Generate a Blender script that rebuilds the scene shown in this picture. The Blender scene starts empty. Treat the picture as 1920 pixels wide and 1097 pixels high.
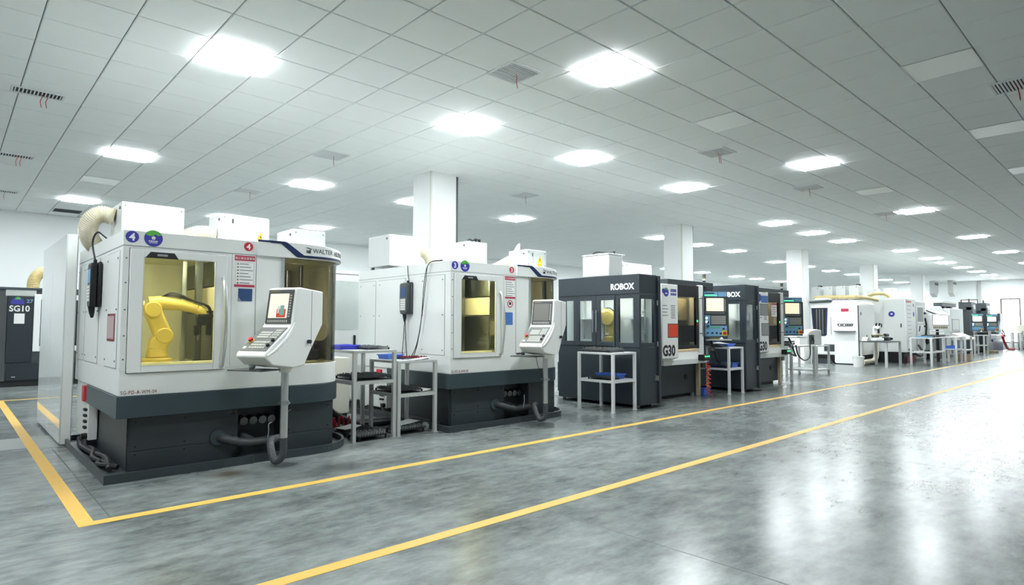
import bpy, bmesh, math, random
from mathutils import Vector, Matrix
random.seed(7)
PI = math.pi
sc = bpy.context.scene
col = sc.collection

# ------------------------------------------------------------------ camera
CAM_F, PITCH, YAW, ROLL = 1142.3, .0531883, .8223871, .00254819
F0 = Vector((math.cos(YAW), math.sin(YAW), 0)); R0 = Vector((math.sin(YAW), -math.cos(YAW), 0)); Z = Vector((0, 0, 1))
FW = F0*math.cos(PITCH) + Z*math.sin(PITCH); U0 = -F0*math.sin(PITCH) + Z*math.cos(PITCH)
RT = R0*math.cos(ROLL) + U0*math.sin(ROLL); UP = U0*math.cos(ROLL) - R0*math.sin(ROLL)
cd = bpy.data.cameras.new('camera'); cam = bpy.data.objects.new('camera', cd); col.objects.link(cam)
cd.sensor_width = 36; cd.lens = CAM_F*36/1920; cd.clip_end = 200; cd.clip_start = .05
m = Matrix.Identity(4)
for i in range(3):
    m[i][0], m[i][1], m[i][2] = RT[i], UP[i], -FW[i]
m.translation = Vector((0, 0, 1.3)); cam.matrix_world = m
sc.camera = cam

# ------------------------------------------------------------------ sky and exposure
w = bpy.data.worlds.new('sky'); sc.world = w; w.use_nodes = True
wn = w.node_tree.nodes
wn['Background'].inputs[0].default_value = (.93, .97, 1, 1); wn['Background'].inputs[1].default_value = 6.0
sc.view_settings.view_transform = 'Standard'; sc.view_settings.look = 'None'
sc.view_settings.gamma = 1; sc.view_settings.use_curve_mapping = False
sc.view_settings.exposure = 0.76
PANEL_POWER = 46.0

# ------------------------------------------------------------------ materials
def lin(c):
    return tuple((v/255/12.92 if v/255 <= .04045 else ((v/255+.055)/1.055)**2.4) for v in c) + (1,)
MATS = {}
def mat(name, rgb, rough=.5, metal=0, var=.06, scale=4, emit=None, coat=0, spec=.5):
    if name in MATS: return MATS[name]
    m = bpy.data.materials.new(name); m.use_nodes = True; nt = m.node_tree; b = nt.nodes['Principled BSDF']
    c = lin(rgb)
    if var:
        tc = nt.nodes.new('ShaderNodeTexCoord'); no = nt.nodes.new('ShaderNodeTexNoise'); rp = nt.nodes.new('ShaderNodeMix'); rp.data_type = 'RGBA'
        no.inputs['Scale'].default_value = scale; no.inputs['Detail'].default_value = 4
        nt.links.new(tc.outputs['Object'], no.inputs['Vector'])
        rp.inputs[6].default_value = tuple(v*(1-var) for v in c[:3])+(1,); rp.inputs[7].default_value = tuple(min(1, v*(1+var)) for v in c[:3])+(1,)
        nt.links.new(no.outputs['Fac'], rp.inputs[0]); nt.links.new(rp.outputs[2], b.inputs['Base Color'])
    else:
        b.inputs['Base Color'].default_value = c
    b.inputs['Roughness'].default_value = rough; b.inputs['Metallic'].default_value = metal
    b.inputs['Coat Weight'].default_value = coat; b.inputs['Specular IOR Level'].default_value = spec
    if emit:
        b.inputs['Emission Color'].default_value = lin(emit[0]); b.inputs['Emission Strength'].default_value = emit[1]
    MATS[name] = m
    return m
def glass(name, tint, gloss=.08, rough=.03):
    if name in MATS: return MATS[name]
    m = bpy.data.materials.new(name); m.use_nodes = True; nt = m.node_tree; n = nt.nodes
    n.remove(n['Principled BSDF'])
    t = n.new('ShaderNodeBsdfTransparent'); t.inputs[0].default_value = lin(tint)
    g = n.new('ShaderNodeBsdfGlossy'); g.inputs['Roughness'].default_value = rough
    fr = n.new('ShaderNodeLayerWeight'); fr.inputs[0].default_value = .5
    pw = n.new('ShaderNodeMath'); pw.operation = 'POWER'; pw.inputs[1].default_value = 5
    ad = n.new('ShaderNodeMath'); ad.operation = 'MULTIPLY_ADD'; ad.inputs[1].default_value = .7; ad.inputs[2].default_value = gloss*.6; ad.use_clamp = True
    mx = n.new('ShaderNodeMixShader')
    nt.links.new(fr.outputs['Facing'], pw.inputs[0]); nt.links.new(pw.outputs[0], ad.inputs[0]); nt.links.new(ad.outputs[0], mx.inputs[0]); nt.links.new(t.outputs[0], mx.inputs[1]); nt.links.new(g.outputs[0], mx.inputs[2])
    nt.links.new(mx.outputs[0], n['Material Output'].inputs[0])
    MATS[name] = m
    return m
mat('white', (232, 235, 232), .38, var=.02)
mat('white_bright', (243, 245, 243), .35, var=.01)
mat('ceiling_white', (244, 248, 246), .6, var=.02, scale=2)
mat('wall_white', (242, 246, 245), .7, var=.02, scale=1)
mat('col_white', (242, 244, 243), .55, var=.02)
mat('cream', (226, 218, 184), .5, var=.06)
mat('lining', (224, 223, 200), .5, var=.05)
mat('slate', (54, 69, 75), .4, var=.06)
mat('slate_dark', (56, 64, 68), .42, var=.1, scale=3)
mat('cell_dark', (50, 59, 66), .35, var=.05)
mat('black', (18, 19, 21), .45, var=.1)
mat('rubber', (30, 31, 32), .6, var=.15, scale=12)
mat('hose_grey', (66, 70, 72), .5, var=.1)
mat('steel', (190, 193, 195), .28, 1, var=.05)
mat('steel_dark', (120, 124, 126), .35, 1, var=.1)
mat('alu', (205, 208, 208), .35, .85, var=.03)
mat('frame_grey', (196, 199, 196), .42, .1, var=.03)
mat('frame_white', (226, 229, 229), .42, var=.02)
mat('robot_yellow', (206, 182, 96), .35, var=.05)
mat('badge_blue', (56, 58, 160), .4, var=.03)
mat('badge_green', (86, 178, 62), .4, var=.03)
mat('red', (196, 40, 58), .4, var=.05)
mat('sign_red', (186, 52, 80), .5, var=.03)
mat('orange_red', (226, 74, 46), .4, var=.05)
mat('print_white', (244, 244, 242), .5, var=0)
mat('print_black', (24, 25, 27), .5, var=0)
mat('print_grey', (150, 153, 153), .5, var=0)
mat('print_red', (120, 30, 40), .5, var=0)
mat('sheet_blue', (40, 72, 120), .4, var=.15, scale=14)
mat('sheet_sky', (64, 116, 190), .4, var=.1, scale=14)
mat('bin_blue', (74, 116, 214), .4, var=.05)
mat('bin_violet', (74, 84, 216), .4, var=.05)
mat('navy', (28, 44, 92), .35, var=.05)
mat('panel_blue', (120, 166, 200), .45, var=.05)
mat('key_grey', (176, 178, 170), .5, var=.03)
mat('bezel', (72, 76, 78), .4, var=.04)
mat('keypad', (104, 106, 104), .5, var=.04)
mat('screen_cream', (240, 226, 196), .3, var=.02, emit=((255, 236, 200), .4))
mat('screen_white', (245, 246, 240), .3, var=.02, emit=((250, 252, 246), 1.3))
mat('screen_pic', (214, 204, 190), .25, var=.05, emit=((255, 244, 228), .28))
mat('screen_off', (118, 116, 112), .2, var=.03)
mat('green_lamp', (60, 210, 120), .4, var=0, emit=((70, 230, 130), 1.5))
mat('white_lamp', (240, 240, 235), .4, var=0, emit=((255, 250, 240), 3))
mat('yellow_mark', (222, 178, 84), .45, var=.06, scale=6)
mat('warn_yellow', (236, 204, 40), .45, var=.03)
mat('duct_cream', (214, 206, 184), .4, var=.08, scale=10)
mat('duct_yellow', (206, 188, 134), .4, var=.08, scale=10)
mat('concrete_patch', (150, 156, 152), .4, var=.12, scale=5)
mat('cut_dark', (66, 70, 70), .6, var=.1)
mat('panel_lit', (255, 255, 255), .5, var=0, emit=((246, 252, 255), PANEL_POWER))
mat('panel_off', (252, 255, 250), .25, var=.01)
mat('grid_grey', (118, 124, 122), .5, var=.02)
mat('vent_dark', (38, 40, 42), .7, var=0)
mat('wood', (196, 182, 150), .6, var=.1)
mat('cardboard', (176, 150, 122), .7, var=.08)
mat('window_brown', (104, 84, 78), .5, var=.05)
mat('work_fill_light', (255, 250, 230), .5, var=0, emit=((255, 253, 246), 34))
mat('work_light_soft', (255, 240, 215), .5, var=0, emit=((255, 222, 170), 34))
mat('beige', (222, 220, 205), .5, var=.03)
mat('gloss_white', (214, 220, 220), .04, var=.01, coat=.6)
mat('teal', (120, 176, 172), .35, var=.05)
mat('roof_grey', (214, 218, 216), .45, var=.02)
mat('mouse_shell', (196, 218, 216), .3, var=.03)
mat('mist', (206, 213, 210), .4, var=.02)
mat('deep_navy', (30, 40, 50), .4, var=.05)
mat('plate_pink', (190, 164, 166), .5, var=.08, scale=20)
mat('olive', (120, 112, 70), .6, var=.2)
glass('pane_amber', (242, 243, 222), .06)
glass('pane_smoke', (210, 208, 196), .08)
glass('pane_clear', (226, 232, 232), .07)
glass('pane_dark', (176, 182, 186), .08)
glass('pane_window', (250, 252, 252), .05)

def floor_material():
    m = bpy.data.materials.new('polished_concrete'); m.use_nodes = True; nt = m.node_tree; n = nt.nodes; b = n['Principled BSDF']; L = nt.links.new
    tc = n.new('ShaderNodeTexCoord')
    def noise(sx, sy, scale, detail, rough=.55):
        mp = n.new('ShaderNodeMapping'); mp.inputs['Scale'].default_value = (sx, sy, 1); L(tc.outputs['Object'], mp.inputs[0])
        no = n.new('ShaderNodeTexNoise'); no.inputs['Scale'].default_value = scale; no.inputs['Detail'].default_value = detail; no.inputs['Roughness'].default_value = rough
        L(mp.outputs[0], no.inputs['Vector']); return no
    a = noise(1, 1.4, 1.6, 8, .62); c = noise(.8, 1.8, 6, 9, .7); d = noise(1, 1, .4, 3)
    mx = n.new('ShaderNodeMath'); mx.operation = 'ADD'; L(a.outputs['Fac'], mx.inputs[0]); L(c.outputs['Fac'], mx.inputs[1])
    m2 = n.new('ShaderNodeMath'); m2.operation = 'ADD'; L(mx.outputs[0], m2.inputs[0]); L(d.outputs['Fac'], m2.inputs[1])
    m3 = n.new('ShaderNodeMath'); m3.operation = 'DIVIDE'; m3.inputs[1].default_value = 3; L(m2.outputs[0], m3.inputs[0])
    rp = n.new('ShaderNodeValToRGB'); e = rp.color_ramp.elements
    e[0].position = .38; e[0].color = lin((68, 75, 74)); e[1].position = .62; e[1].color = lin((150, 157, 155))
    L(m3.outputs[0], rp.inputs[0]); colr = rp.outputs[0]
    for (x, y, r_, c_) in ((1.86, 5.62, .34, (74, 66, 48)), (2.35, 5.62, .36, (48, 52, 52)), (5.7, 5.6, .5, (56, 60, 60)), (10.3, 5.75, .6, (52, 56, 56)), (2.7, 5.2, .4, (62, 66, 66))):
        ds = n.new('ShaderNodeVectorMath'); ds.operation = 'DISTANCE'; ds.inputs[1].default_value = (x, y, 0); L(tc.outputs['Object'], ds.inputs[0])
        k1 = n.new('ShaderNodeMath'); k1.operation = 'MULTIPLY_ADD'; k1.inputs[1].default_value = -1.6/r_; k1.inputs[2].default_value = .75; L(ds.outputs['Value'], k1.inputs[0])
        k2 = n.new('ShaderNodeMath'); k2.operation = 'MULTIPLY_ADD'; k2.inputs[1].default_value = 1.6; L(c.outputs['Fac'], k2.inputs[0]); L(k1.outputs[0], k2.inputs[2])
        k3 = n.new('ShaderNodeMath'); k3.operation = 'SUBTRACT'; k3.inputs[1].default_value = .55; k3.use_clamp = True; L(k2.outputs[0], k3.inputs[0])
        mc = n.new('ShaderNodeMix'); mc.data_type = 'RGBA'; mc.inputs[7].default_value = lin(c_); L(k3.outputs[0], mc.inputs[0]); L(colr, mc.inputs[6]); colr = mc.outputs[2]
    L(colr, b.inputs['Base Color'])
    rr = n.new('ShaderNodeMath'); rr.operation = 'MULTIPLY_ADD'; rr.inputs[1].default_value = .04; rr.inputs[2].default_value = .212
    L(c.outputs['Fac'], rr.inputs[0]); L(rr.outputs[0], b.inputs['Roughness'])
    bp = n.new('ShaderNodeBump'); bp.inputs['Strength'].default_value = .06; bp.inputs['Distance'].default_value = .02
    wv = noise(1, 1, 2.2, 3); L(wv.outputs['Fac'], bp.inputs['Height']); L(bp.outputs[0], b.inputs['Normal'])
    b.inputs['Specular IOR Level'].default_value = .4; b.inputs['Coat Weight'].default_value = .0
    MATS['floor'] = m
floor_material()

# ------------------------------------------------------------------ mesh helpers
class MB:
    def __init__(s): s.v = []; s.f = []
    def add(s, vs, fs):
        o = len(s.v); s.v += [tuple(p) for p in vs]; s.f += [tuple(i+o for i in f) for f in fs]; return s
    def box(s, x0, x1, y0, y1, z0, z1):
        return s.add([(x0,y0,z0),(x1,y0,z0),(x1,y1,z0),(x0,y1,z0),(x0,y0,z1),(x1,y0,z1),(x1,y1,z1),(x0,y1,z1)],
            [(3,2,1,0),(4,5,6,7),(0,1,5,4),(1,2,6,5),(2,3,7,6),(3,0,4,7)])
    def prism(s, poly, a0, a1, axis='z'):
        mp = {'z': lambda p, a: (p[0], p[1], a), 'x': lambda p, a: (a, p[0], p[1]), 'y': lambda p, a: (p[0], a, p[1])}[axis]
        n = len(poly); vs = [mp(p, a0) for p in poly] + [mp(p, a1) for p in poly]
        return s.add(vs, [tuple(range(n-1, -1, -1)), tuple(range(n, 2*n))] + [(i, (i+1) % n, n+(i+1) % n, n+i) for i in range(n)])
    def tube(s, pts, r, n=8, cap=True):
        pts = [Vector(p) for p in pts]; rs = r if isinstance(r, (list, tuple)) else [r]*len(pts)
        t0 = (pts[1]-pts[0]).normalized(); up = Vector((0, 0, 1)) if abs(t0.z) < .9 else Vector((1, 0, 0))
        a = t0.cross(up).normalized(); vs = []
        for i, p in enumerate(pts):
            t = (pts[min(i+1, len(pts)-1)]-pts[max(i-1, 0)]).normalized()
            a = (a - t*a.dot(t)).normalized(); b = t.cross(a)
            for k in range(n):
                an = 2*PI*k/n; vs.append(p + (a*math.cos(an)+b*math.sin(an))*rs[i])
        fs = [(i*n+k, i*n+(k+1) % n, (i+1)*n+(k+1) % n, (i+1)*n+k) for i in range(len(pts)-1) for k in range(n)]
        if cap: fs += [tuple(range(n-1, -1, -1)), tuple(range((len(pts)-1)*n, len(pts)*n))]
        return s.add(vs, fs)
    def cyl(s, p0, p1, r, n=16, r2=None): return s.tube([p0, p1], [r, r if r2 is None else r2], n)
    def build(s, name, material, parent=None, bevel=0, smooth=False, seg=2):
        me = bpy.data.meshes.new(name); me.from_pydata(s.v, [], s.f)
        bm = bmesh.new(); bm.from_mesh(me); bmesh.ops.recalc_face_normals(bm, faces=bm.faces); bm.to_mesh(me); bm.free()
        return obj(name, me, material, parent, bevel, smooth, seg)
def obj(name, me, material, parent=None, bevel=0, smooth=False, seg=2):
    o = bpy.data.objects.new(name, me); col.objects.link(o)
    if not me.materials: me.materials.append(MATS[material])
    if parent: o.parent = parent
    if bevel:
        b = o.modifiers.new('bevel', 'BEVEL'); b.width = bevel; b.segments = seg; b.limit_method = 'ANGLE'; b.angle_limit = math.radians(40)
    if smooth or bevel:
        for p in me.polygons: p.use_smooth = True
        if hasattr(me, 'set_sharp_from_angle'): me.set_sharp_from_angle(angle=math.radians(35))
    return o
def box(name, x0, x1, y0, y1, z0, z1, material, parent=None, bevel=0):
    return MB().box(x0, x1, y0, y1, z0, z1).build(name, material, parent, bevel)
def ring_y(x0, x1, z0, z1, w, y0, y1, wt=None, wb=None):      # a frame facing -Y
    wt = wt or w; wb = wb or w
    b = MB(); b.box(x0, x0+w, y0, y1, z0, z1); b.box(x1-w, x1, y0, y1, z0, z1); b.box(x0+w, x1-w, y0, y1, z1-wt, z1); b.box(x0+w, x1-w, y0, y1, z0, z0+wb); return b
def ring_x(y0, y1, z0, z1, w, x0, x1):
    b = MB(); b.box(x0, x1, y0, y0+w, z0, z1); b.box(x0, x1, y1-w, y1, z0, z1); b.box(x0, x1, y0+w, y1-w, z1-w, z1); b.box(x0, x1, y0+w, y1-w, z0, z0+w); return b
def smooth_path(pts, n=6):
    P = [Vector(p) for p in pts]; P = [P[0]*2-P[1]] + P + [P[-1]*2-P[-2]]; out = []
    for i in range(1, len(P)-2):
        for k in range(n):
            t = k/n; a, b, c, d = P[i-1:i+3]
            out.append(.5*((2*b)+(c-a)*t+(2*a-5*b+4*c-d)*t*t+(3*b-a-3*c+d)*t**3))
    return out + [P[-2]]
def hose(name, pts, r, material, parent=None, n=8, rib=0, step=6):
    p = smooth_path(pts, step)
    if rib: rr = [r*(1+(rib if i % 2 else -rib)) for i in range(len(p))]
    else: rr = r
    return MB().tube(p, rr, n).build(name, material, parent, smooth=not rib)
def thing(name, label, cat, loc=(0, 0, 0), rz=0, group=None):
    o = bpy.data.objects.new(name, None); col.objects.link(o); o.location = loc; o.rotation_euler = (0, 0, rz); o.empty_display_size = .2
    return tag(o, label, cat, group)
def tag(o, label, cat, group=None):
    o['label'] = label; o['category'] = cat
    if group: o['group'] = group
    return o
def struct(o): o['kind'] = 'structure'; return o
def text(name, body, size, loc, facing, material, parent=None, bold=0, align='LEFT', stretch=1, depth=.0012, mapper=None, spacing=1):
    cu = bpy.data.curves.new('t', 'FONT'); cu.body = body; cu.size = size; cu.offset = bold; cu.extrude = depth/2; cu.align_x = align; cu.resolution_u = 3; cu.space_character = spacing
    to = bpy.data.objects.new('t', cu); col.objects.link(to)
    dg = bpy.context.evaluated_depsgraph_get(); me = bpy.data.meshes.new_from_object(to.evaluated_get(dg))
    bpy.data.objects.remove(to); bpy.data.curves.remove(cu)
    for v in me.vertices:
        x, y, z = v.co.x*stretch, v.co.y, v.co.z+depth/2
        if mapper: v.co = mapper(x, y, z)
        elif facing == '-y': v.co = (loc[0]+x, loc[1]-z, loc[2]+y)
        elif facing == '-x': v.co = (loc[0]-z, loc[1]-x, loc[2]+y)
    me.materials.clear(); me.name = name
    o = bpy.data.objects.new(name, me); col.objects.link(o); me.materials.append(MATS[material])
    if parent: o.parent = parent
    return o
def disc_y(x, y, z, r, t=.003, n=28): return MB().cyl((x, y, z), (x, y-t, z), r, n)
def disc_x(x, y, z, r, t=.003, n=28): return MB().cyl((x, y, z), (x-t, y, z), r, n)
def copy_tree(o, parent=None):
    c = o.copy(); col.objects.link(c)
    if parent: c.parent = parent
    for ch in o.children: copy_tree(ch, c)
    return c
def proj(p):
    d = Vector(p)-Vector((0, 0, 1.3)); wz = d.dot(FW)
    if wz < .2: return None
    return 960+CAM_F*d.dot(RT)/wz, 548.5-CAM_F*d.dot(UP)/wz

# ================================================================== THE ROOM
XA, XB, YA, YB, H = -8.481, 44.6, -7.816, 18.584, 3.97
floor = struct(box('floor', XA-.3, XB+.3, YA-.3, YB+.3, -.2, 0, 'floor'))
wb = struct(box('wall_back', XA-.3, XB+.3, YB, YB+.3, 0, H+.3, 'wall_white'))
box('cornice', XA, XB, YB-.03, YB, H-.05, H-.002, 'wall_white', wb)
struct(box('wall_left', XA-.3, XA, YA, YB, 0, H+.3, 'wall_white'))
# end wall with tall glazed openings
OPEN_R = [(-6.2, -5.3), (-.9, 0), (3.6, 4.5), (5.68, 6.58), (7.62, 8.46)]
b = MB(); y = YA
for a, c in OPEN_R:
    b.box(XB, XB+.3, y, a, 0, H+.3); b.box(XB, XB+.3, a, c, 2.88, H+.3); b.box(XB, XB+.3, a, c, 0, .35); y = c
b.box(XB, XB+.3, y, YB, 0, H+.3)
wr = struct(b.build('wall_right', 'wall_white'))
struct(box('trim_1', XB-.14, XB, 7.44, 7.58, 0, H-.002, 'frame_grey'))
for k, (a, c) in enumerate(OPEN_R):
    fr = struct(ring_x(a, c, .35, 2.88, .06, XB+.02, XB+.14).build('window_%d' % (k+1), 'window_brown'))
    box('mullion', XB+.04, XB+.12, (a+c)/2-.02, (a+c)/2+.02, .41, 2.82, 'frame_white', fr)
    for h in (0, 1):
        y0 = a+.06 if h == 0 else (a+c)/2+.02; y1 = (a+c)/2-.02 if h == 0 else c-.06
        box('pane', XB+.07, XB+.078, y0, y1, .41, 2.82, 'pane_window', fr)
# near side wall, behind the camera
struct(box('wall_front', XA, XB, YA-.3, YA, 0, H+.3, 'wall_white'))

# floor markings, joints and the filled trench
def strip(name, x0, x1, y0, y1, material, z=.002): return box(name, x0, x1, y0, y1, 0, z, material, floor)
strip('yellow_line', .672, 32, 4.785, 4.878, 'yellow_mark')
strip('yellow_line', .672, .765, 4.878, 13.38, 'yellow_mark')
strip('yellow_line', -6, .95, 13.39, 13.48, 'yellow_mark'); strip('yellow_line', .95, 3.0, 13.39, 13.48, 'yellow_mark')
strip('yellow_line', .5, 24, 3.055, 3.15, 'yellow_mark')
strip('filled_trench', -7, .672, 8.18, 8.95, 'concrete_patch', .0012); strip('filled_trench', .765, 1.0, 8.05, 8.95, 'concrete_patch', .0012)
for x in (.86, 6.78, 12.7, 18.6, 24.6): strip('saw_cut', x, x+.006, YA, 13.3 if x > 1 else 4.7, 'cut_dark', .0006) if x > 1 else strip('saw_cut', x, x+.007, 4.9, 8.0, 'cut_dark', .0006)
strip('saw_cut', 3.15, 3.156, -2, 3.0, 'cut_dark', .0006)

# ceiling: slab, 0.6 m tiles with open joints, panel lights and grilles in the cells
GX, GY = .519, 1.184
ceil = struct(box('ceiling', XA-.3, XB+.3, YA-.3, YB+.3, H+.022, H+.3, 'grid_grey'))
LIT = [(2,8),(7,4),(7,8),(2,16),(11,8),(2,24),(16,4),(16,8),(7,16),(26,4),(16,16),(25,9),(33,15),(29,9),(33,9),(36,4),(40,8),(46,8),(50,8),(25,15),(29,15),(51,16),(56,16),(41,16),(11,16),(45,24),(51,24),(55,24),(45,4),(55,8),(7,24),(60,8),(65,8),(16,24),(25,24),(33,24),(60,16),(65,16),(54,4),(63,4),(46,16),(11,24),(40,24),(60,24),(65,24),(70,16),(70,8),  # trailing cells are added to brighten the far end of the room
       (-3,8),(-3,16),(-3,24),(-3,4),(2,0)]  # out of view; rows carried on, some added to light the near grinder and floor
OFF = [(11,0),(16,0),(11,4),(21,0),(21,4),(2,20),(26,0),(32,0)]
GRILLE = [(2,27),(3,27)]
special = set(LIT+OFF+GRILLE)
T = .2955
def tile_geo(mb, cx, cy):
    a, c = T, T-.006
    mb.add([(cx-c,cy-c,H),(cx+c,cy-c,H),(cx+c,cy+c,H),(cx-c,cy+c,H),(cx-a,cy-a,H+.006),(cx+a,cy-a,H+.006),(cx+a,cy+a,H+.006),(cx-a,cy+a,H+.006),(cx-a,cy-a,H+.02),(cx+a,cy-a,H+.02),(cx+a,cy+a,H+.02),(cx-a,cy+a,H+.02)],
        [(3,2,1,0)] + [(i,(i+1)%4,4+(i+1)%4,4+i) for i in range(4)] + [(4+i,4+(i+1)%4,8+(i+1)%4,8+i) for i in range(4)])
cells = []
for i in range(-15, 73):
    for j in range(-15, 29):
        if (i, j) in special: continue
        cx, cy = GX+.6*(i+.5), GY+.6*(j+.5); q = proj((cx, cy, H)); area = 0
        if q and -120 < q[0] < 2040 and -120 < q[1] < 1200:
            area = 1/max(.5, (cx*FW.x+cy*FW.y))**3
        cells.append((-area, i, j, cx, cy))
cells.sort()
mb = MB(); tile_geo(mb, 0, 0); t0 = mb.build('ceiling_tile', 'ceiling_white', ceil); t0.location = cells[0][3:] + (0,)
for c in cells[1:300]:
    o = t0.copy(); col.objects.link(o); o.location = (c[3], c[4], 0)
mb = MB()
for c in cells[300:]: tile_geo(mb, c[3], c[4])
rest = mb.build('ceiling_tiles', 'ceiling_white', ceil); rest['kind'] = 'stuff'
box('edge_strip', GX+.6*73+.01, XB, YA, YB, H, H+.02, 'ceiling_white', ceil)

ROWS = {0: 'row', 4: 'right-hand row over the aisle', 8: 'row above the machine fronts', 9: 'row above the machine fronts', 15: 'row behind the columns', 16: 'row behind the columns', 24: 'row along the back wall'}
ORD = ['nearest', 'second nearest', 'third nearest', 'fourth nearest', 'fifth nearest', 'sixth nearest', 'seventh nearest', 'eighth nearest', 'ninth nearest', 'tenth nearest', 'eleventh nearest', 'twelfth nearest', 'thirteenth nearest', 'fourteenth nearest', 'fifteenth nearest', 'sixteenth nearest']
def in_view(i, j):
    q = proj((GX+.6*(i+.5), GY+.6*(j+.5), H)); return q and -30 < q[0] < 1950 and 0 < q[1] < 1097
def near_label(i, j, lit):
    if lit:
        if not in_view(i, j): return None
        row = sorted(a for a, b_ in LIT if ROWS[b_] == ROWS[j] and in_view(a, b_)); return 'lit square light panel, %s in the %s' % (ORD[row.index(i)], ROWS[j])
    offn = {(11,0): 'switched off light panel at upper right of the ceiling, largest one', (16,0): 'switched off light panel at right edge, below the largest unlit one', (11,4): 'switched off pale panel between two lit lights right of centre', (21,0): 'switched off panel cut by the right picture edge',
        (21,4): 'switched off panel in the aisle row between two lit ones, farther one', (2,20): 'switched off panel between the two far left lit panels', (26,0): 'switched off panel at right edge beyond the cut one', (32,0): 'switched off panel at right edge, farthest of the unlit'}
    return offn.get((i, j))
def panel_light(i, j, lit):
    cx, cy = GX+.6*(i+.5), GY+.6*(j+.5); l = near_label(i, j, lit)
    t = thing('ceiling_light', l or ('lit square light panel out of view in the near left part of the ceiling' if lit else 'switched off light panel in the tiled ceiling'), 'ceiling light', (cx, cy, H), 0, 'lit ceiling panels' if lit else 'unlit ceiling panels')
    b = MB(); a = .297
    b.box(-a, a, -a, -a+.012, -.004, .02); b.box(-a, a, a-.012, a, -.004, .02); b.box(-a, -a+.012, -a+.012, a-.012, -.004, .02); b.box(a-.012, a, -a+.012, a-.012, -.004, .02)
    b.build('frame', 'frame_white', t)
    a = .285; MB().box(-a, a, -a, a, -.020 if lit else -.002, .01).build('diffuser', 'panel_lit' if lit else 'panel_off', t)  # lit diffusers hang lower so their glowing edges imitate bloom on the tiles
for i, j in LIT: panel_light(i, j, True)
for i, j in OFF: panel_light(i, j, False)
for n, (i, j) in enumerate(GRILLE):
    t = thing('return_grille', ['dark return air grille in ceiling, left of the pair near back wall', 'dark return air grille in ceiling, right of the pair beside the duct'][n], 'air grille', (GX+.6*(i+.5), GY+.6*(j+.5), H), 0, 'dark return grilles')
    b = MB(); a = .295
    b.box(-a, a, -a, -a+.03, -.003, .02); b.box(-a, a, a-.03, a, -.003, .02); b.box(-a, -a+.03, -a+.03, a-.03, -.003, .02); b.box(a-.03, a, -a+.03, a-.03, -.003, .02); b.build('frame', 'frame_white', t)
    box('backing', -.265, .265, -.265, .265, .012, .018, 'vent_dark', t)
    for k in range(9): box('slat', -.265, .265, -.25+k*.0585, -.235+k*.0585, -.001, .011, 'bezel', t)
def vent(x, y, kind, label, ribbon=None):
    t = thing('air_vent', label, 'air vent', (x, y, H), 0, 'ceiling air vents')
    if kind == 'slot':
        wx, wy, n = .225, .09, 13
    else:
        wx, wy, n = .19, .19, 12
    b = MB(); f = .022
    b.box(-wx-f, wx+f, -wy-f, -wy, -.012, 0); b.box(-wx-f, wx+f, wy, wy+f, -.012, 0); b.box(-wx-f, -wx, -wy, wy, -.012, 0); b.box(wx, wx+f, -wy, wy, -.012, 0)
    b.build('frame', 'frame_white', t)
    box('backing', -wx, wx, -wy, wy, -.003, 0, 'vent_dark', t)
    b0 = None
    for k in range(n):
        if kind == 'slot': p = -wx+(k+.5)*2*wx/n; v = (p-.006, p+.006, -wy, wy)
        else: p = -wy+(k+.5)*2*wy/n; v = (-wx, wx, p-.009, p+.009)
        box('slat', v[0], v[1], v[2], v[3], -.011, -.003, 'frame_white', t)
    if ribbon:
        for q in range(2 if ribbon == 'pair' else 1):
            o = hose('ribbon', [(.03+q*.05, 0, -.011), (.035+q*.05, -.01, -.05), (.02+q*.05, -.02, -.10), (.03+q*.05, -.025, -.17)], .0035, 'red', t, 5)
vent(.687, 8.81, 'slot', 'slotted air vent with dark bars at upper left of ceiling', 'pair')
vent(.70, 12.37, 'slot', 'slotted air vent at left edge, second from the top left', 'pair')
vent(.74, 15.89, 'slot', 'slotted air vent at left edge, farthest of the left row', 'one')
vent(4.31, 4.62, 'sq', 'square louvred vent with hanging ribbon at upper centre', 'one')
vent(4.37, 8.90, 'sq', 'square vent with red ribbon above the number 3 grinder', 'one')
vent(4.35, 12.46, 'sq', 'small square vent with ribbon above the leftmost grinder top', 'one')
vent(8.62, 4.64, 'sq', 'square vent with ribbon right of centre below an unlit panel', 'pair')
vent(12.15, 4.66, 'sq', 'square vent with ribbon below the right hand lit panel', 'one')
vent(8.64, 8.94, 'sq', 'square vent with ribbon right of the nearest column', 'one')
vent(8.57, 1.05, 'sq', 'square vent with red ribbon cut by the right picture edge', 'pair')
vent(16.33, 4.5, 'sq', 'square vent beside the aisle light beyond the second lamp row', 'one')

# columns
for k, cx in enumerate((6.09, 14.1, 21.85, 29.4, 37.1)):
    c = struct(box('column', cx, cx+.55, 8.63, 9.18, 0, H, 'col_white', None, .006))
    box('corner_strip', cx-.008, cx+.02, 8.622, 8.65, 0, H-.001, 'beige', c)
    box('cable_duct', cx+.56, cx+.615, 8.66, 8.74, 0, H-.001, 'bezel', c)
# boxed-in pipes under the ceiling near the end wall
for k, y in enumerate((8.45, 9.35)):
    o = MB().prism([(0, H), (0, H-.75), (.5, H-.95), (.9, H-.55), (.9, H)], y, y+.25, 'y')
    t = o.build('pipe_casing', 'frame_grey'); t.location = (42.8, 0, 0)
    tag(t, ['white angled casing hanging below ceiling near the end windows, right one', 'white angled casing hanging below ceiling near the end windows, left one'][k], 'pipe casing', 'ceiling pipe casings')
    box('dark_slot', .05, .85, y-.004, y, H-.25, H-.1, 'bezel', t)

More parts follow.
